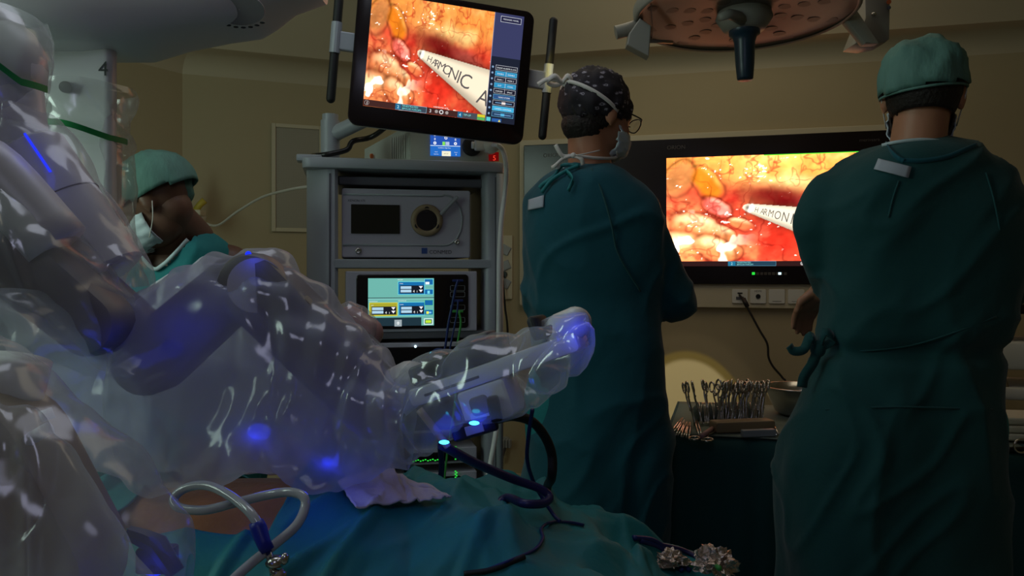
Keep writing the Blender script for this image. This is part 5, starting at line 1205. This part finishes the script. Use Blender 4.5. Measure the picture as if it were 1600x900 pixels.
tree = BVHTree.FromPolygons([v.co for v in pd.data.vertices], [p.vertices for p in pd.data.polygons])
def ondrape(u, v, up=.006):
    d = Vector(((u - 800) / FPX, 1, (HV - v) / FPX)).normalized(); h = tree.ray_cast(Vector((0, 0, CZ)), d)
    return (h[0] + Vector((0, 0, up))) if h[0] is not None else P(u, v, 1.3)
def dropz(x, y, up=.005):
    h = tree.ray_cast(Vector((x, y, 1.5)), Vector((0, 0, -1))); return Vector((x, y, (h[0].z if h[0] is not None else .87) + up))
# white paper sheets on the drape
def sheet(name, quad, label, seed, m='paper', n=30, up=.007, cat='paper sheet'):
    bm = B(); q = [Vector(P(*a)) if len(a) == 3 else ondrape(*a, .014) for a in quad]; g = []
    for i in range(n + 1):
        row = []
        for j in range(n + 1):
            a, b = i / n, j / n; p = (q[0] * (1 - a) + q[1] * a) * (1 - b) + (q[3] * (1 - a) + q[2] * a) * b
            z = max(p.z, dropz(p.x, p.y, up).z) + .004 * abs(noise.noise(Vector((a * 4 + seed, b * 4, 1)))) + .005 * ridge(Vector((a * 2.5 + b * .6, b * .4, seed)))
            row.append(bm.verts.new((p.x + .003 * noise.noise(Vector((a * 4, b * 4, seed))), p.y, z)))
        g.append(row)
    for i in range(n):
        for j in range(n): bm.faces.new((g[i][j], g[i + 1][j], g[i + 1][j + 1], g[i][j + 1]))
    o = obj(name, bm, M[m], smooth=True); k = o.modifiers.new('s', 'SOLIDIFY'); k.thickness = .003; k.offset = 1; return tag(o, label, cat)
sheet('paper_towel', [(556, 812), (640, 800), (612, 728, 1.40), (528, 755, 1.36)], 'white paper sheet on the teal drape, left one below the robot arm', 1)
sheet('paper_towel', [(622, 803), (690, 795), (706, 778, 1.30), (606, 738, 1.40)], 'white paper sheet overlapping the left sheet, with its corner pointing to the right', 4, up=.013)

# ---------------------------------------------------------------- surgical robot (a single machine)
rb = thing('surgical_robot', 'surgical robot with jointed pale arms at the left, wrapped in clear plastic', 'surgical robot', (-1.5, 1.9, 0))
def rp(name, bm, m, smooth='auto', parent=None):
    o = obj(name, bm, M[m], parent or rb, smooth); o.matrix_parent_inverse = Matrix.Translation(-rb.location) if parent is None else parent.matrix_basis.inverted(); return o
# overhead boom: outline in plan (seen from below), rounded soffit
def boom():
    bm = B(); out = []
    top = [(-30, -60), (240, -90), (460, -60), (520, -30)]
    R = []
    # cross sections along the boom: (u, vtop, vbottom, depth, y)
    for u, vt, vb, dp, y in ((-120, -120, 78, .34, 1.55), (60, -110, 71, .34, 1.62), (120, -110, 76, .33, 1.64), (200, -110, 78, .30, 1.68), (262, -100, 62, .27, 1.71), (330, -90, 50, .25, 1.74), (385, -70, 44, .22, 1.77), (412, -60, 30, .20, 1.79), (445, -55, 8, .16, 1.81), (500, -50, -6, .10, 1.84)):
        c1, c2 = P(u, vt, y), P(u, vb, y); h = (c1.z - c2.z) / 2; c = (c1 + c2) / 2; ring = []
        for k in range(32):
            a = 2 * PI * k / 32; ca, sa = math.cos(a), math.sin(a); ring.append(c + Vector((0, dp / 2 * math.copysign(abs(ca) ** .5, ca) + .03, h * math.copysign(abs(sa) ** .55, sa))))
        R.append(ring)
    rings(bm, R); return bm
bmo = rp('overhead_boom', boom(), 'shell')
tb_ = BVHTree.FromPolygons([v.co for v in bmo.data.vertices], [p.vertices for p in bmo.data.polygons])
def onboom(u, v):
    d = Vector(((u - 800) / FPX, 1, (HV - v) / FPX)).normalized(); h = tb_.ray_cast(Vector((0, 0, CZ)), d); return h[0], h[1]
c, nn = onboom(372, 14); bm = B()
if c:
    x_, y_ = frame(nn); 
    q = Matrix((Vector((1, 0, 0)), nn.cross(Vector((1, 0, 0))), nn)).transposed()
    lathe(bm, [(.001, .004), (.054, .004), (.057, .0), (.057, -.01)], c, 40, q)
    rp('boom_joint_disc', bm, 'shelld')
    bm = B()
    for k in range(7):
        a = -PI / 2 - .75 + .25 * k; p1 = c + q @ Vector((.064 * math.cos(a) * -1, .064 * math.sin(a) * (1 if nn.z > 0 else 1), .002)); ell(bm, p1, (.006, .004, .002), q, 8)
    rp('boom_slots', bm, 'black', True)
# column with the figure 4
bm = B(); prism(bm, rrect(P(62, 0, 1.72).x, P(184, 0, 1.72).x, 1.70, 1.89, .03, 5), .0, .0, lambda a, b, d: Vector((a, b, d)), 0) if 0 else None
prism(bm, rrect(P(62, 0, 1.66).x, P(172, 0, 1.66).x, 1.66, 1.70, .015, 6), P(0, 560, 1.66).z, P(0, 66, 1.66).z, lambda a, b, d: Vector((a, b, d)), .004); rp('arm_column', bm, 'shell')
bm = B(); add_text(bm, '4', P(153, 118, 1.658).x, P(0, 118, 1.658).z, .043, lambda a, b: Vector((a, 1.6585, b))); rp('arm_number', bm, 'ink', False)
bm = B(); cyl(bm, P(102, 136, 1.66), P(102, 136, 1.64), .012, 16); rp('column_knob', bm, 'shelld')
bm = B(); tube(bm, [P(80, 170, 1.72), P(82, 230, 1.72)], .07, 24); tube(bm, [P(142, 225, 1.74), P(142, 330, 1.74), P(150, 450, 1.72), P(185, 510, 1.66)], [.062, .06, .055, .045], 24); rp('column_joint', bm, 'shell', True)
# top-left rounded joint and the two forward sloping links
bm = B(); ell(bm, P(0, 105, 1.36), (.072, .075, .085)); capsule(bm, P(0, 110, 1.36), P(15, 205, 1.36), .062, .058, 28); rp('shoulder_joint', bm, 'shell', True)
bm = B(); A1, A2 = P(38, 238, 1.34), P(168, 430, 1.34); tube(bm, [A1, A1.lerp(A2, .02), A1.lerp(A2, .5), A1.lerp(A2, .98), A2], [.060, .066, .066, .064, .055], 40); rp('upper_arm_tube', bm, 'shell', 'auto')
bm = B(); 
for f in (.43,): c = A1.lerp(A2, f); d = (A2 - A1).normalized(); x_, y_ = frame(d); tube(bm, [c + x_ * .0665 * math.cos(a) + y_ * .0665 * math.sin(a) for a in [2 * PI * k / 40 for k in range(41)]], .0012, 6)
rp('tube_seam', bm, 'shelld', True)
bm = B(); d = (A2 - A1).normalized(); sdv = Vector((.45, -.80, .40)); sdv = (sdv - d * sdv.dot(d)).normalized()
tube(bm, [A1.lerp(A2, f) + sdv * .0665 for f in (.0, .12, .22, .30)], .0022, 8); rp('light_strip', bm, 'led_b', True)
bm = B(); stadium(bm, P(-60, 330, 1.20), P(150, 505, 1.24), .058, .05, .09, .02); rp('lower_arm_link', bm, 'shelld')
bm = B(); tube(bm, [P(-60, 250, 1.17), P(-10, 275, 1.19), P(90, 385, 1.21)], .048, 24, 4); rp('inner_arm_link', bm, 'shell', True)
bm = B(); stadium(bm, P(130, 440, 1.32), P(222, 520, 1.36), .04, .04, .07, .02); rp('forearm_link', bm, 'shelld')
# the raised elbow
bm = B(); stadium(bm, P(238, 563, 1.36), P(372, 446, 1.40), .056, .050, .09, .014); rp('rear_link', bm, 'shelld')
bm = B(); box(bm, -.017, .017, -.002, .002, -.010, .010, .001, 2, Matrix.Translation(P(270, 545, 1.312)) @ Matrix.Rotation(.5, 4, 'Y')); rp('link_plate', bm, 'black')
bm = B(); stadium(bm, P(402, 448, 1.33), P(590, 632, 1.33), .056, .052, .10, .016); rp('front_link', bm, 'shelld')
bm = B(); tube(bm, [P(400, 446, 1.28), P(400, 446, 1.44)], .044, 32); rp('elbow_pivot', bm, 'shell')
bm = B(); cyl(bm, P(407, 454, 1.279), P(407, 454, 1.277), .003, 10); rp('link_screw', bm, 'black')
bm = B(); q = P(392, 398, 1.36)
for k in range(2): tube(bm, [P(388 + k * 6, 397 + k * 14, 1.29), P(388 + k * 6, 397 + k * 14, 1.31)], .005, 8)
rp('elbow_light', bm, 'led_b', True)
bm = B(); limb(bm, [P(590, 632, 1.33), P(640, 600, 1.30)], [.045, .038]); rp('wrist_joint', bm, 'shell', True)
# instrument carriage
bm = B(); b0, b1 = P(652, 618, 1.27), P(900, 532, 1.18); d = (b1 - b0); Lb = d.length; d.normalize(); upv = Vector((0, 0, 1)); sv = d.cross(upv).normalized(); uv = sv.cross(d).normalized()
def CB(a, b, c): return b0 + d * a + uv * b + sv * c
def cbox(a0, a1, b0_, b1_, w2, bev=.004):
    bm = B(); prism(bm, rrect(a0, a1, b0_, b1_, min(.008, (b1_ - b0_) * .4), 4), -w2, w2, lambda p, q, r_: CB(p, q, r_), bev); return bm
rp('carriage_beam', cbox(0, Lb + .01, -.016, .012, .030), 'shell')
rp('carriage_rail', cbox(.012, Lb * .60, .013, .044, .031), 'black')
rp('drive_block', cbox(Lb * .36, Lb * .56, .046, .058, .02), 'shelld')
rp('clip', cbox(Lb * .80, Lb * .94, .018, .034, .026), 'rubber'); rp('clip', cbox(Lb * .80, Lb * .86, .02, .055, .027), 'rubber')
rp('beam_slot', cbox(Lb * .10, Lb * .45, -.006, -.002, .0305, 0), 'cartd')
bm = B(); limb(bm, [CB(Lb * .95, .02, 0), CB(Lb * 1.03, .025, 0)], [.028, .024]); rp('carriage_tip', bm, 'shell', True)
bm = B(); tube(bm, [CB(Lb * 1.04, .03, -.012), CB(Lb * 1.06, .025, -.012)], .013, 14); rp('tip_light', bm, 'led_b', True)
bm = cbox(Lb * .28, Lb * .58, -.075, -.016, .030, .006); rp('instrument_arm', bm, 'shell')
bm = cbox(Lb * .34, Lb * .46, -.06, -.03, .032, .004); rp('drive_window', bm, 'shelld')
bm = B(); tube(bm, [P(604, 610, 1.27), P(612, 680, 1.27), P(638, 715, 1.27)], .006, 8, 6); rp('guide_rod', bm, 'tan', True); bm = B(); tube(bm, [P(655, 640, 1.20), P(690, 685, 1.19), P(700, 698, 1.19)], .006, 8, 6); rp('guide_rod', bm, 'tan', True)
bm = B(); box(bm, -.008, .010, -.01, .01, -.018, .020, .004, 2, Matrix.Translation(P(772, 640, 1.18)) @ Matrix.Rotation(-.2, 4, 'Y')); rp('latch', bm, 'black')
for (u, v, m) in ((741, 661, 'led_c'), (694, 691, 'led_c')): bm = B(); ell(bm, P(u, v, 1.15), (.0075, .004, .003), None, 12); rp('indicator_light', bm, m, True)
# second arm tip behind the elbow
bm = B(); limb(bm, [P(548, 500, 1.56), P(575, 520, 1.55)], [.028, .030]); rp('second_arm_tip', bm, 'pink', True)
bm = B(); stadium(bm, P(545, 560, 1.60), P(600, 600, 1.58), .04, .035, .05); rp('second_arm_link', bm, 'shell')
# lower-left arm close to the camera
bm = B(); stadium(bm, P(-30, 720, .90), P(70, 880, .90), .085, .075, .12, .02); rp('near_arm_link', bm, 'tan')
bm = B(); tube(bm, [P(30, 560, .92), P(10, 640, .92)], .035, 20); tube(bm, [P(40, 690, .86), P(78, 668, .86)], .007, 8); tube(bm, [P(70, 640, .86), P(76, 656, .86)], .007, 8); rp('near_joint', bm, 'shell', True)
bm = B(); tube(bm, [P(200, 832, .86), P(222, 840, .86), P(245, 850, .86), P(275, 895, .86)], [.008, .010, .012, .010], 8); box(bm, -.02, .02, -.012, .012, -.014, .014, .004, 2, Matrix.Translation(P(246, 873, .87))); rp('near_clamp', bm, 'purple')
bm = B(); ell(bm, P(240, 888, .88), (.016, .006, .008), None, 12); rp('near_light', bm, 'led_b', True)
# vertical main column behind the frame edge carries the boom
bm = B(); tube(bm, [(-1.72, 1.75, .12), (-1.72, 1.75, 2.0)], .13, 32); rp('main_column', bm, 'shell'); bm = B(); box(bm, -2.0, -1.4, 1.5, 2.0, 0, .14, .04); rp('robot_base', bm, 'shell')
bm = B(); tube(bm, [(-1.72, 1.75, 1.95), P(-100, -20, 1.6)], .11, 24); tube(bm, [P(-120, 0, 1.36), P(0, 60, 1.36), P(0, 90, 1.36)], .05, 20); tube(bm, [P(-150, 700, .95), P(-150, 300, 1.15), P(-120, 0, 1.36)], .06, 20); rp('support_links', bm, 'shell', True)
for p, e in ((P(395, 688, 1.27), .030), (P(512, 726, 1.265), .036), (P(745, 664, 1.17), .022), (P(697, 694, 1.17), .016), (P(905, 520, 1.12), .022), (P(240, 884, .86), .03), (P(396, 405, 1.27), .005), (P(75, 215, 1.22), .010), (P(300, 520, 1.28), .012), (P(185, 535, 1.18), .006)): point('robot_status_lamp', p, e * 2.8, (.015, .035, 1), .022)

# ---------------------------------------------------------------- plastic drapes
FOLD = [(.95, .3, .25, 7, .016), (.8, -.5, .6, 9, .013), (-.5, .4, .8, 8, .012), (.98, .2, -.15, 17, .008), (.3, .6, .95, 15, .008), (-.8, .3, .6, 21, .005)]
def bag(name, secs, m, label, ny=56, sub=14, amp=1.0, seed=0, open_=True, band=None, vert=False, thick=0, pinch=1):
    """loose plastic sleeve: sections (u, vtop, vbottom, y, halfdepth) seen across the sleeve"""
    S5 = np.array(secs, float); A = []; Dd = []
    for i in range(len(secs) - 1):
        for k in range(sub):
            t = k / sub; v5 = S5[i] * (1 - t) + S5[i + 1] * t; A.append(Vector(v5[:3])); Dd.append(Vector((v5[3], v5[4], 0)))
    A.append(Vector(S5[-1][:3])); Dd.append(Vector((S5[-1][3], S5[-1][4], 0)))
    bm = B(); R = []
    for a, dd in zip(A, Dd):
        y, hd = dd.x, dd.y
        if vert: p1, p2 = P(a.y, a.x, y), P(a.z, a.x, y)
        else: p1, p2 = P(a.x, a.y, y), P(a.x, a.z, y)
        c = (p1 + p2) / 2; h = (p1 - p2) / 2; ring = []
        for k in range(ny * 2):
            t = 2 * PI * k / (ny * 2); ct, st = math.cos(t), math.sin(t)
            w_ = hd * (1 - .35 * max(0, -ct)) if not vert else hd
            ring.append(c + h * ct + Vector((0, 1, 0)) * st * w_)
        R.append(ring)
    rings(bm, R, not open_)
    bm.normal_update(); nrm = [v.normal.copy() for v in bm.verts]
    for v, n in zip(bm.verts, nrm):
        p = v.co + Vector((seed * 1.7, 0, 0)); w1 = noise.noise(p * 4)
        cr_ = 0; dsp = .007 * noise.noise(p * 4)
        for fi, (dx_, dy_, dz_, fr_, am_) in enumerate(FOLD):
            g_ = max(0, min(1, .5 + 2.2 * noise.noise(p * 3.2 + Vector((fi * 5.1, 0, 0))))); q_ = (p.x * dx_ + p.y * dy_ + p.z * dz_) * fr_ + w1 * .55 + noise.noise(p * 9) * .10
            dsp += am_ * g_ * (abs((q_ % 1) * 2 - 1) - .5)
        for fi, (dx_, dy_, dz_, fr_) in enumerate(((.96, .2, .22, 5.5), (.85, -.3, -.35, 4.6), (.7, .5, .55, 6.5))):
            q_ = (p.x * dx_ + p.y * dy_ + p.z * dz_) * fr_ + w1 * .5 + noise.noise(p * 7 + Vector((fi, 3, 0))) * .12 + fi * .37
            cr_ += .011 * max(0, 1 - abs((q_ % 1) - .5) * 15) * max(0, min(1, .4 + 2.5 * noise.noise(p * 3 + Vector((9 + fi * 3, 0, 0)))))
        v.co += n * (dsp * amp + cr_)
    for _ in range(4): bmesh.ops.smooth_vert(bm, verts=bm.verts, factor=.5, use_axis_x=True, use_axis_y=True, use_axis_z=True)
    o = obj(name, bm, M[m], smooth=True, recalc=True); tag(o, label, 'plastic drape'); return o
# main sleeve over the raised elbow
bag('sterile_drape', [(168, 510, 700, 1.34, .07), (200, 470, 742, 1.36, .12), (232, 448, 762, 1.37, .145), (275, 416, 764, 1.38, .15), (330, 397, 757, 1.38, .15), (385, 384, 745, 1.37, .14), (430, 390, 748, 1.36, .13), (480, 428, 765, 1.35, .12), (530, 478, 768, 1.34, .12), (575, 525, 750, 1.32, .11), (612, 570, 735, 1.30, .10), (640, 596, 728, 1.28, .08)], 'film', 'clear plastic drape bagged over the raised elbow arm, hanging down to the belly', amp=1.0, seed=1)
bag('sterile_drape', [(185, 470, 738, 1.53, .02), (230, 452, 752, 1.54, .02), (275, 420, 757, 1.54, .02), (330, 402, 750, 1.54, .02), (385, 392, 742, 1.53, .02), (430, 398, 740, 1.52, .02), (480, 436, 752, 1.51, .02), (530, 486, 757, 1.50, .02), (575, 532, 742, 1.46, .02), (612, 585, 725, 1.42, .02)], 'filmb', 'milky plastic curtain hanging behind the raised elbow arm', amp=.8, seed=3)
# drape on the instrument carriage
bag('sterile_drape', [(585, 592, 700, 1.29, .06), (625, 574, 722, 1.28, .08), (660, 556, 716, 1.26, .09), (700, 545, 690, 1.24, .09), (735, 528, 668, 1.22, .09), (790, 520, 655, 1.21, .09), (835, 503, 640, 1.19, .09), (862, 490, 622, 1.18, .09), (895, 485, 592, 1.17, .08), (915, 488, 572, 1.16, .06), (924, 505, 550, 1.16, .03)], 'film2', 'clear plastic sleeve over the instrument arm pointing at the surgeon in the patterned cap', amp=.55, seed=5)
# left part between the sloping links and the elbow
bag('sterile_drape', [(-60, 470, 640, 1.10, .10), (0, 455, 660, 1.13, .13), (60, 450, 690, 1.18, .14), (120, 470, 715, 1.22, .14), (170, 500, 740, 1.27, .13), (215, 520, 755, 1.31, .10)], 'film', 'milky plastic sheet bagged between the sloping arm links and the near drape', amp=.9, seed=9)
bag('sterile_drape', [(-60, 480, 640, 1.32, .02), (0, 465, 660, 1.33, .02), (60, 470, 690, 1.36, .02), (120, 490, 715, 1.40, .02), (170, 515, 735, 1.45, .02), (215, 530, 750, 1.50, .02)], 'filmb', 'milky plastic curtain behind the sloping arm links at the left', amp=.8, seed=10)
bag('sterile_drape', [(-60, 215, 520, 1.18, .11), (-10, 235, 560, 1.19, .12), (60, 300, 570, 1.20, .12), (110, 360, 575, 1.22, .11), (160, 415, 590, 1.25, .09), (205, 480, 590, 1.28, .06)], 'film2', 'clear plastic sleeve stretched over the dark sloping lower arm links at the left', amp=.7, seed=13)
bag('sterile_drape', [(20, -20, 44, 1.36, .08), (50, -30, 64, 1.36, .09), (90, -30, 70, 1.36, .09), (125, -30, 64, 1.36, .085), (160, -30, 58, 1.36, .075), (190, -28, 48, 1.36, .06), (205, -20, 76, 1.35, .07), (230, 0, 104, 1.35, .075)], 'film2', 'clear plastic hood with a green band over the rounded joint at the left picture edge', vert=True, amp=.4, seed=17)
bag('sterile_drape', [(138, 78, 203, 1.72, .11), (150, 72, 207, 1.72, .11), (200, 76, 192, 1.72, .11), (232, 92, 194, 1.73, .11), (262, 118, 203, 1.73, .10), (330, 110, 200, 1.73, .10), (400, 120, 204, 1.72, .10), (450, 130, 215, 1.70, .09)], 'film2', 'clear plastic sleeve with a green band around the pale column with the number', vert=True, amp=.5, seed=21)
bag('sterile_drape', [(170, 30, 60, 1.36, .07), (215, 0, 112, 1.35, .08), (270, 20, 140, 1.34, .08), (330, 60, 178, 1.34, .08), (390, 98, 215, 1.34, .08), (440, 130, 235, 1.34, .075), (480, 165, 240, 1.34, .05)], 'film3', 'clear plastic sleeve drawn tight over the sloping grey arm tube', vert=True, amp=.35, seed=25)
# green bands
def bandm(name, pts, y, hd, label, w_=.011):
    bm = B(); l, r_ = P(*pts[0], y), P(*pts[-1], y); c = (l + r_) / 2; rx = (r_ - l).length / 2 + .006
    zs_ = [P(*q, y) for q in pts]; zc = catmull(zs_, 6); R = []
    n = 48
    for k in range(n + 1):
        a = PI + PI * k / n; x = c.x + rx * math.cos(a); z = float(np.interp(x, [q.x for q in zc], [q.z for q in zc])); p = Vector((x, y + (hd + .008) * math.sin(a), z)); t = Vector((0, 0, w_ / 2)); nr = Vector((math.cos(a), math.sin(a), 0)) * .0012
        R.append([p + t - nr, p + t + nr, p - t + nr, p - t - nr])
    rings(bm, R); tag(obj(name, bm, M['greenb'], smooth='auto'), label, 'tape band')
bandm('green_band', [(-30, 100), (0, 102), (25, 106), (45, 120), (64, 140)], 1.36, .09, 'green tape band on the plastic hood at the left picture edge')
bandm('green_band', [(78, 191), (92, 188), (112, 204), (150, 208), (192, 222)], 1.72, .11, 'green tape band on the plastic sleeve of the numbered column', .012)
# near bag lower left
bag('sterile_drape', [(-60, 500, 1000, .86, .12), (0, 522, 1000, .86, .12), (35, 560, 1000, .86, .12), (80, 612, 1000, .86, .12), (130, 650, 1000, .86, .12), (180, 690, 1000, .86, .11), (225, 750, 990, .86, .09), (262, 800, 960, .86, .07), (285, 845, 930, .86, .04), (295, 868, 905, .86, .015)], 'film3', 'crumpled clear plastic drape nearest the camera in the lower left corner', amp=.4, seed=31)
bag('sterile_drape', [(-60, 560, 980, .80, .04), (0, 625, 980, .80, .045), (40, 640, 980, .80, .045), (90, 700, 980, .80, .04), (150, 760, 980, .80, .03), (200, 830, 980, .80, .025), (235, 900, 980, .80, .015)], 'film3', 'inner fold of plastic over the brown arm in the lower left corner', amp=.6, seed=37)
# small bag of the second arm behind the elbow
bag('sterile_drape', [(522, 478, 560, 1.56, .04), (545, 470, 565, 1.56, .05), (570, 476, 560, 1.55, .05), (588, 495, 545, 1.55, .04), (595, 515, 535, 1.55, .015)], 'film2', 'small plastic covered arm tip standing up in front of the generator display', amp=.4, seed=41)
bm = B(); g = [P(575, 522, 1.50), P(600, 545, 1.50), P(612, 560, 1.49), P(622, 592, 1.48), P(600, 590, 1.48), P(580, 560, 1.5)]; rings(bm, [g, [q + Vector((0, .02, 0)) for q in g]]); tag(obj('blue_flap', bm, M['film2']), 'pale blue plastic flap beside the small covered arm tip', 'plastic drape')

# ---------------------------------------------------------------- tubes and cables on the drape
SK = lambda u, v, up=.02: ondrape(u, v, up)
def PY(u, v, y): return P(u, v, y)
bm = B(); tube(bm, [PY(405, 822, 1.06), PY(390, 800, 1.07), PY(360, 775, 1.10), PY(325, 759, 1.13), PY(292, 762, 1.15), PY(272, 778, 1.15), PY(280, 793, 1.14), PY(320, 797, 1.13), PY(370, 785, 1.13), PY(420, 773, 1.13), PY(452, 769, 1.12), PY(474, 776, 1.11), PY(476, 795, 1.10), PY(462, 822, 1.08), PY(430, 850, 1.06), PY(395, 878, 1.04), PY(365, 905, 1.02), PY(330, 940, 1.0)], .0066, 12, 8)
tag(obj('insufflation_tube', bm, M['tube'], smooth=True), 'clear looped tube lying over the bare belly and the drape', 'tube')
tc_ = thing('trocar', 'trocar with a blue sleeve and steel valve standing at the bottom of the picture', 'trocar', P(425, 880, 1.04))
def tr_(name, bm, m): o = obj(name, bm, M[m], tc_, True); o.matrix_parent_inverse = Matrix.Translation(-tc_.location)
bm = B(); tube(bm, [P(400, 815, 1.06), P(404, 826, 1.06), P(412, 848, 1.05), P(418, 860, 1.05)], [.0095, .011, .0095, .0095], 14); tr_('blue_sleeve', bm, 'blue')
bm = B(); tube(bm, [P(418, 858, 1.05), P(424, 880, 1.045), P(436, 935, 1.03)], .005, 10); lathe(bm, [(.001, 0), (.011, 0), (.012, .006), (.008, .012), (.001, .012)], P(430, 884, 1.045), 16); tube(bm, [P(416, 882, 1.04), P(444, 874, 1.04)], .0035, 8); tube(bm, [P(424, 893, 1.04), P(447, 899, 1.04)], .005, 8); ell(bm, P(445, 873, 1.04), (.006, .006, .008), None, 10); tr_('steel_valve', bm, 'steel')
bm = B(); tube(bm, [P(432, 895, 1.04), P(440, 905, 1.04)], .009, 10); tr_('brass_ring', bm, 'tan')
cab = [
 ('camera_cable', [(748, 665, 1.22), (770, 656, 1.24), (800, 650, 1.30), (830, 658, 1.36), (850, 680, 1.40), (862, 710, 1.42), (862, 745, 1.42), (855, 768, 1.42), (850, 785, 1.42)], .0085, 'rubber', 'thick black cable arching from the instrument arm down to the drape'),
 ('cable', [(690, 695, 1.20), (740, 722, 1.28), (800, 748, 1.36), (840, 762, 1.38), (858, 775, 1.38), (850, 786, 1.36), (820, 787, 1.34), (790, 785, 1.34), (765, 792, 1.30)], .0075, 'purple', 'violet blue cable running from the instrument arm to the loop on the drape'),
 ('cable', [(832, 640, 1.30), (826, 680, 1.34), (824, 720, 1.38), (836, 758, 1.42), (862, 800, 1.40), (875, 815, 1.38)], .0035, 'bluec', 'thin blue cable hanging beside the thick black cable'),
 ('cable', [(688, 700, 1.6), (690, 730, 1.62), (686, 770, 1.62)], .006, 'bluec', 'blue cable going straight down behind the white paper sheets'),
 ('cable', [(640, 722, 1.58), (655, 742, 1.6), (676, 768, 1.62)], .004, 'tube', 'thin pale cable behind the white paper sheets'),
 ('cable', [(632, 722, 1.62), (640, 745, 1.62), (644, 768, 1.62)], .008, 'rubber', 'short black cable behind the white paper sheets, left of the pale one'),
]
for nm, pts, rr, m, lab in cab:
    pp = [P(*q) for q in pts]
    if pts[-1][1] > 780 and rr > .007: pp[-2:] = [ondrape(*pts[-2][:2], rr), ondrape(*pts[-1][:2], -rr * 2)]
    bm = B(); tube(bm, pp, rr, 10, 8); tag(obj(nm, bm, M[m], smooth=True), lab, 'cable')
bm = B(); prism(bm, rrect(-.035, .035, -.012, .012, .005), -.012, .012, fnW, .004); o = obj('camera_plug', bm, M['black']); o.location = P(742, 668, 1.20); o.rotation_euler = (0, -.28, 0); tag(o, 'black plug of the thick cable below the instrument arm', 'plug')
bm = B(); box(bm, -.014, .014, -.0145, -.012, -.007, .007, .001); q = obj('plug_window', bm, M['tan'], o)
def lay(name, pts, rr, m, lab, cat='cable', lift=None):
    bm = B(); tube(bm, catmull([ondrape(u, v, 0) for u, v in pts], 8), rr, 8)
    for v in bm.verts: pass
    tag(obj(name, bm, M[m], smooth=True), lab, cat).location.z = rr + .004
lay('cable', [(990, 848), (1020, 852), (1045, 868), (1062, 885), (1078, 899)], .0055, 'bluec', 'blue cable lying on the lower right end of the drape')
lay('cable', [(1000, 852), (1030, 862), (1052, 880), (1066, 899)], .005, 'bluec', 'second blue cable just below the first on the drape end')
lay('cable', [(1030, 858), (1070, 868), (1100, 885), (1120, 896)], .005, 'purple', 'dark violet cable lying right of the blue cables on the drape end')
lay('cable', [(1072, 893), (1090, 885), (1110, 886), (1124, 896)], .0045, 'greenc', 'green cable beside the crumpled foil at the drape end')
lay('cable', [(760, 898), (800, 882), (835, 866), (848, 848), (846, 832), (862, 822), (890, 822), (912, 826)], .0028, 'bluec', 'thin dark blue cable winding across the middle of the drape')
lay('cable', [(725, 905), (770, 898), (820, 878)], .004, 'rubber', 'short black cable end at the bottom edge of the drape')
def crumple(name, c, r, lab, seed):
    bm = B(); bmesh.ops.create_icosphere(bm, subdivisions=4, radius=1)
    for v in bm.verts:
        d_ = v.co.normalized(); k = 1 + .5 * noise.noise(d_ * 2 + Vector((seed, 0, 0))) + .35 * (ridge(d_ * 2.5 + Vector((seed, 2, 0))) - .3); v.co = Vector((d_.x * r[0] * k, d_.y * r[1] * k, max(-.2, d_.z) * r[2] * k)) + c
    tag(obj(name, bm, M['foil'], smooth=False), lab, 'foil')
crumple('crumpled_foil', ondrape(1045, 885, .012), (.035, .03, .018), 'crumpled shiny foil between the blue cables', 1)
crumple('crumpled_foil', P(1118, 884, 1.42), (.035, .03, .028), 'larger crumpled shiny foil at the right end of the drape', 5)
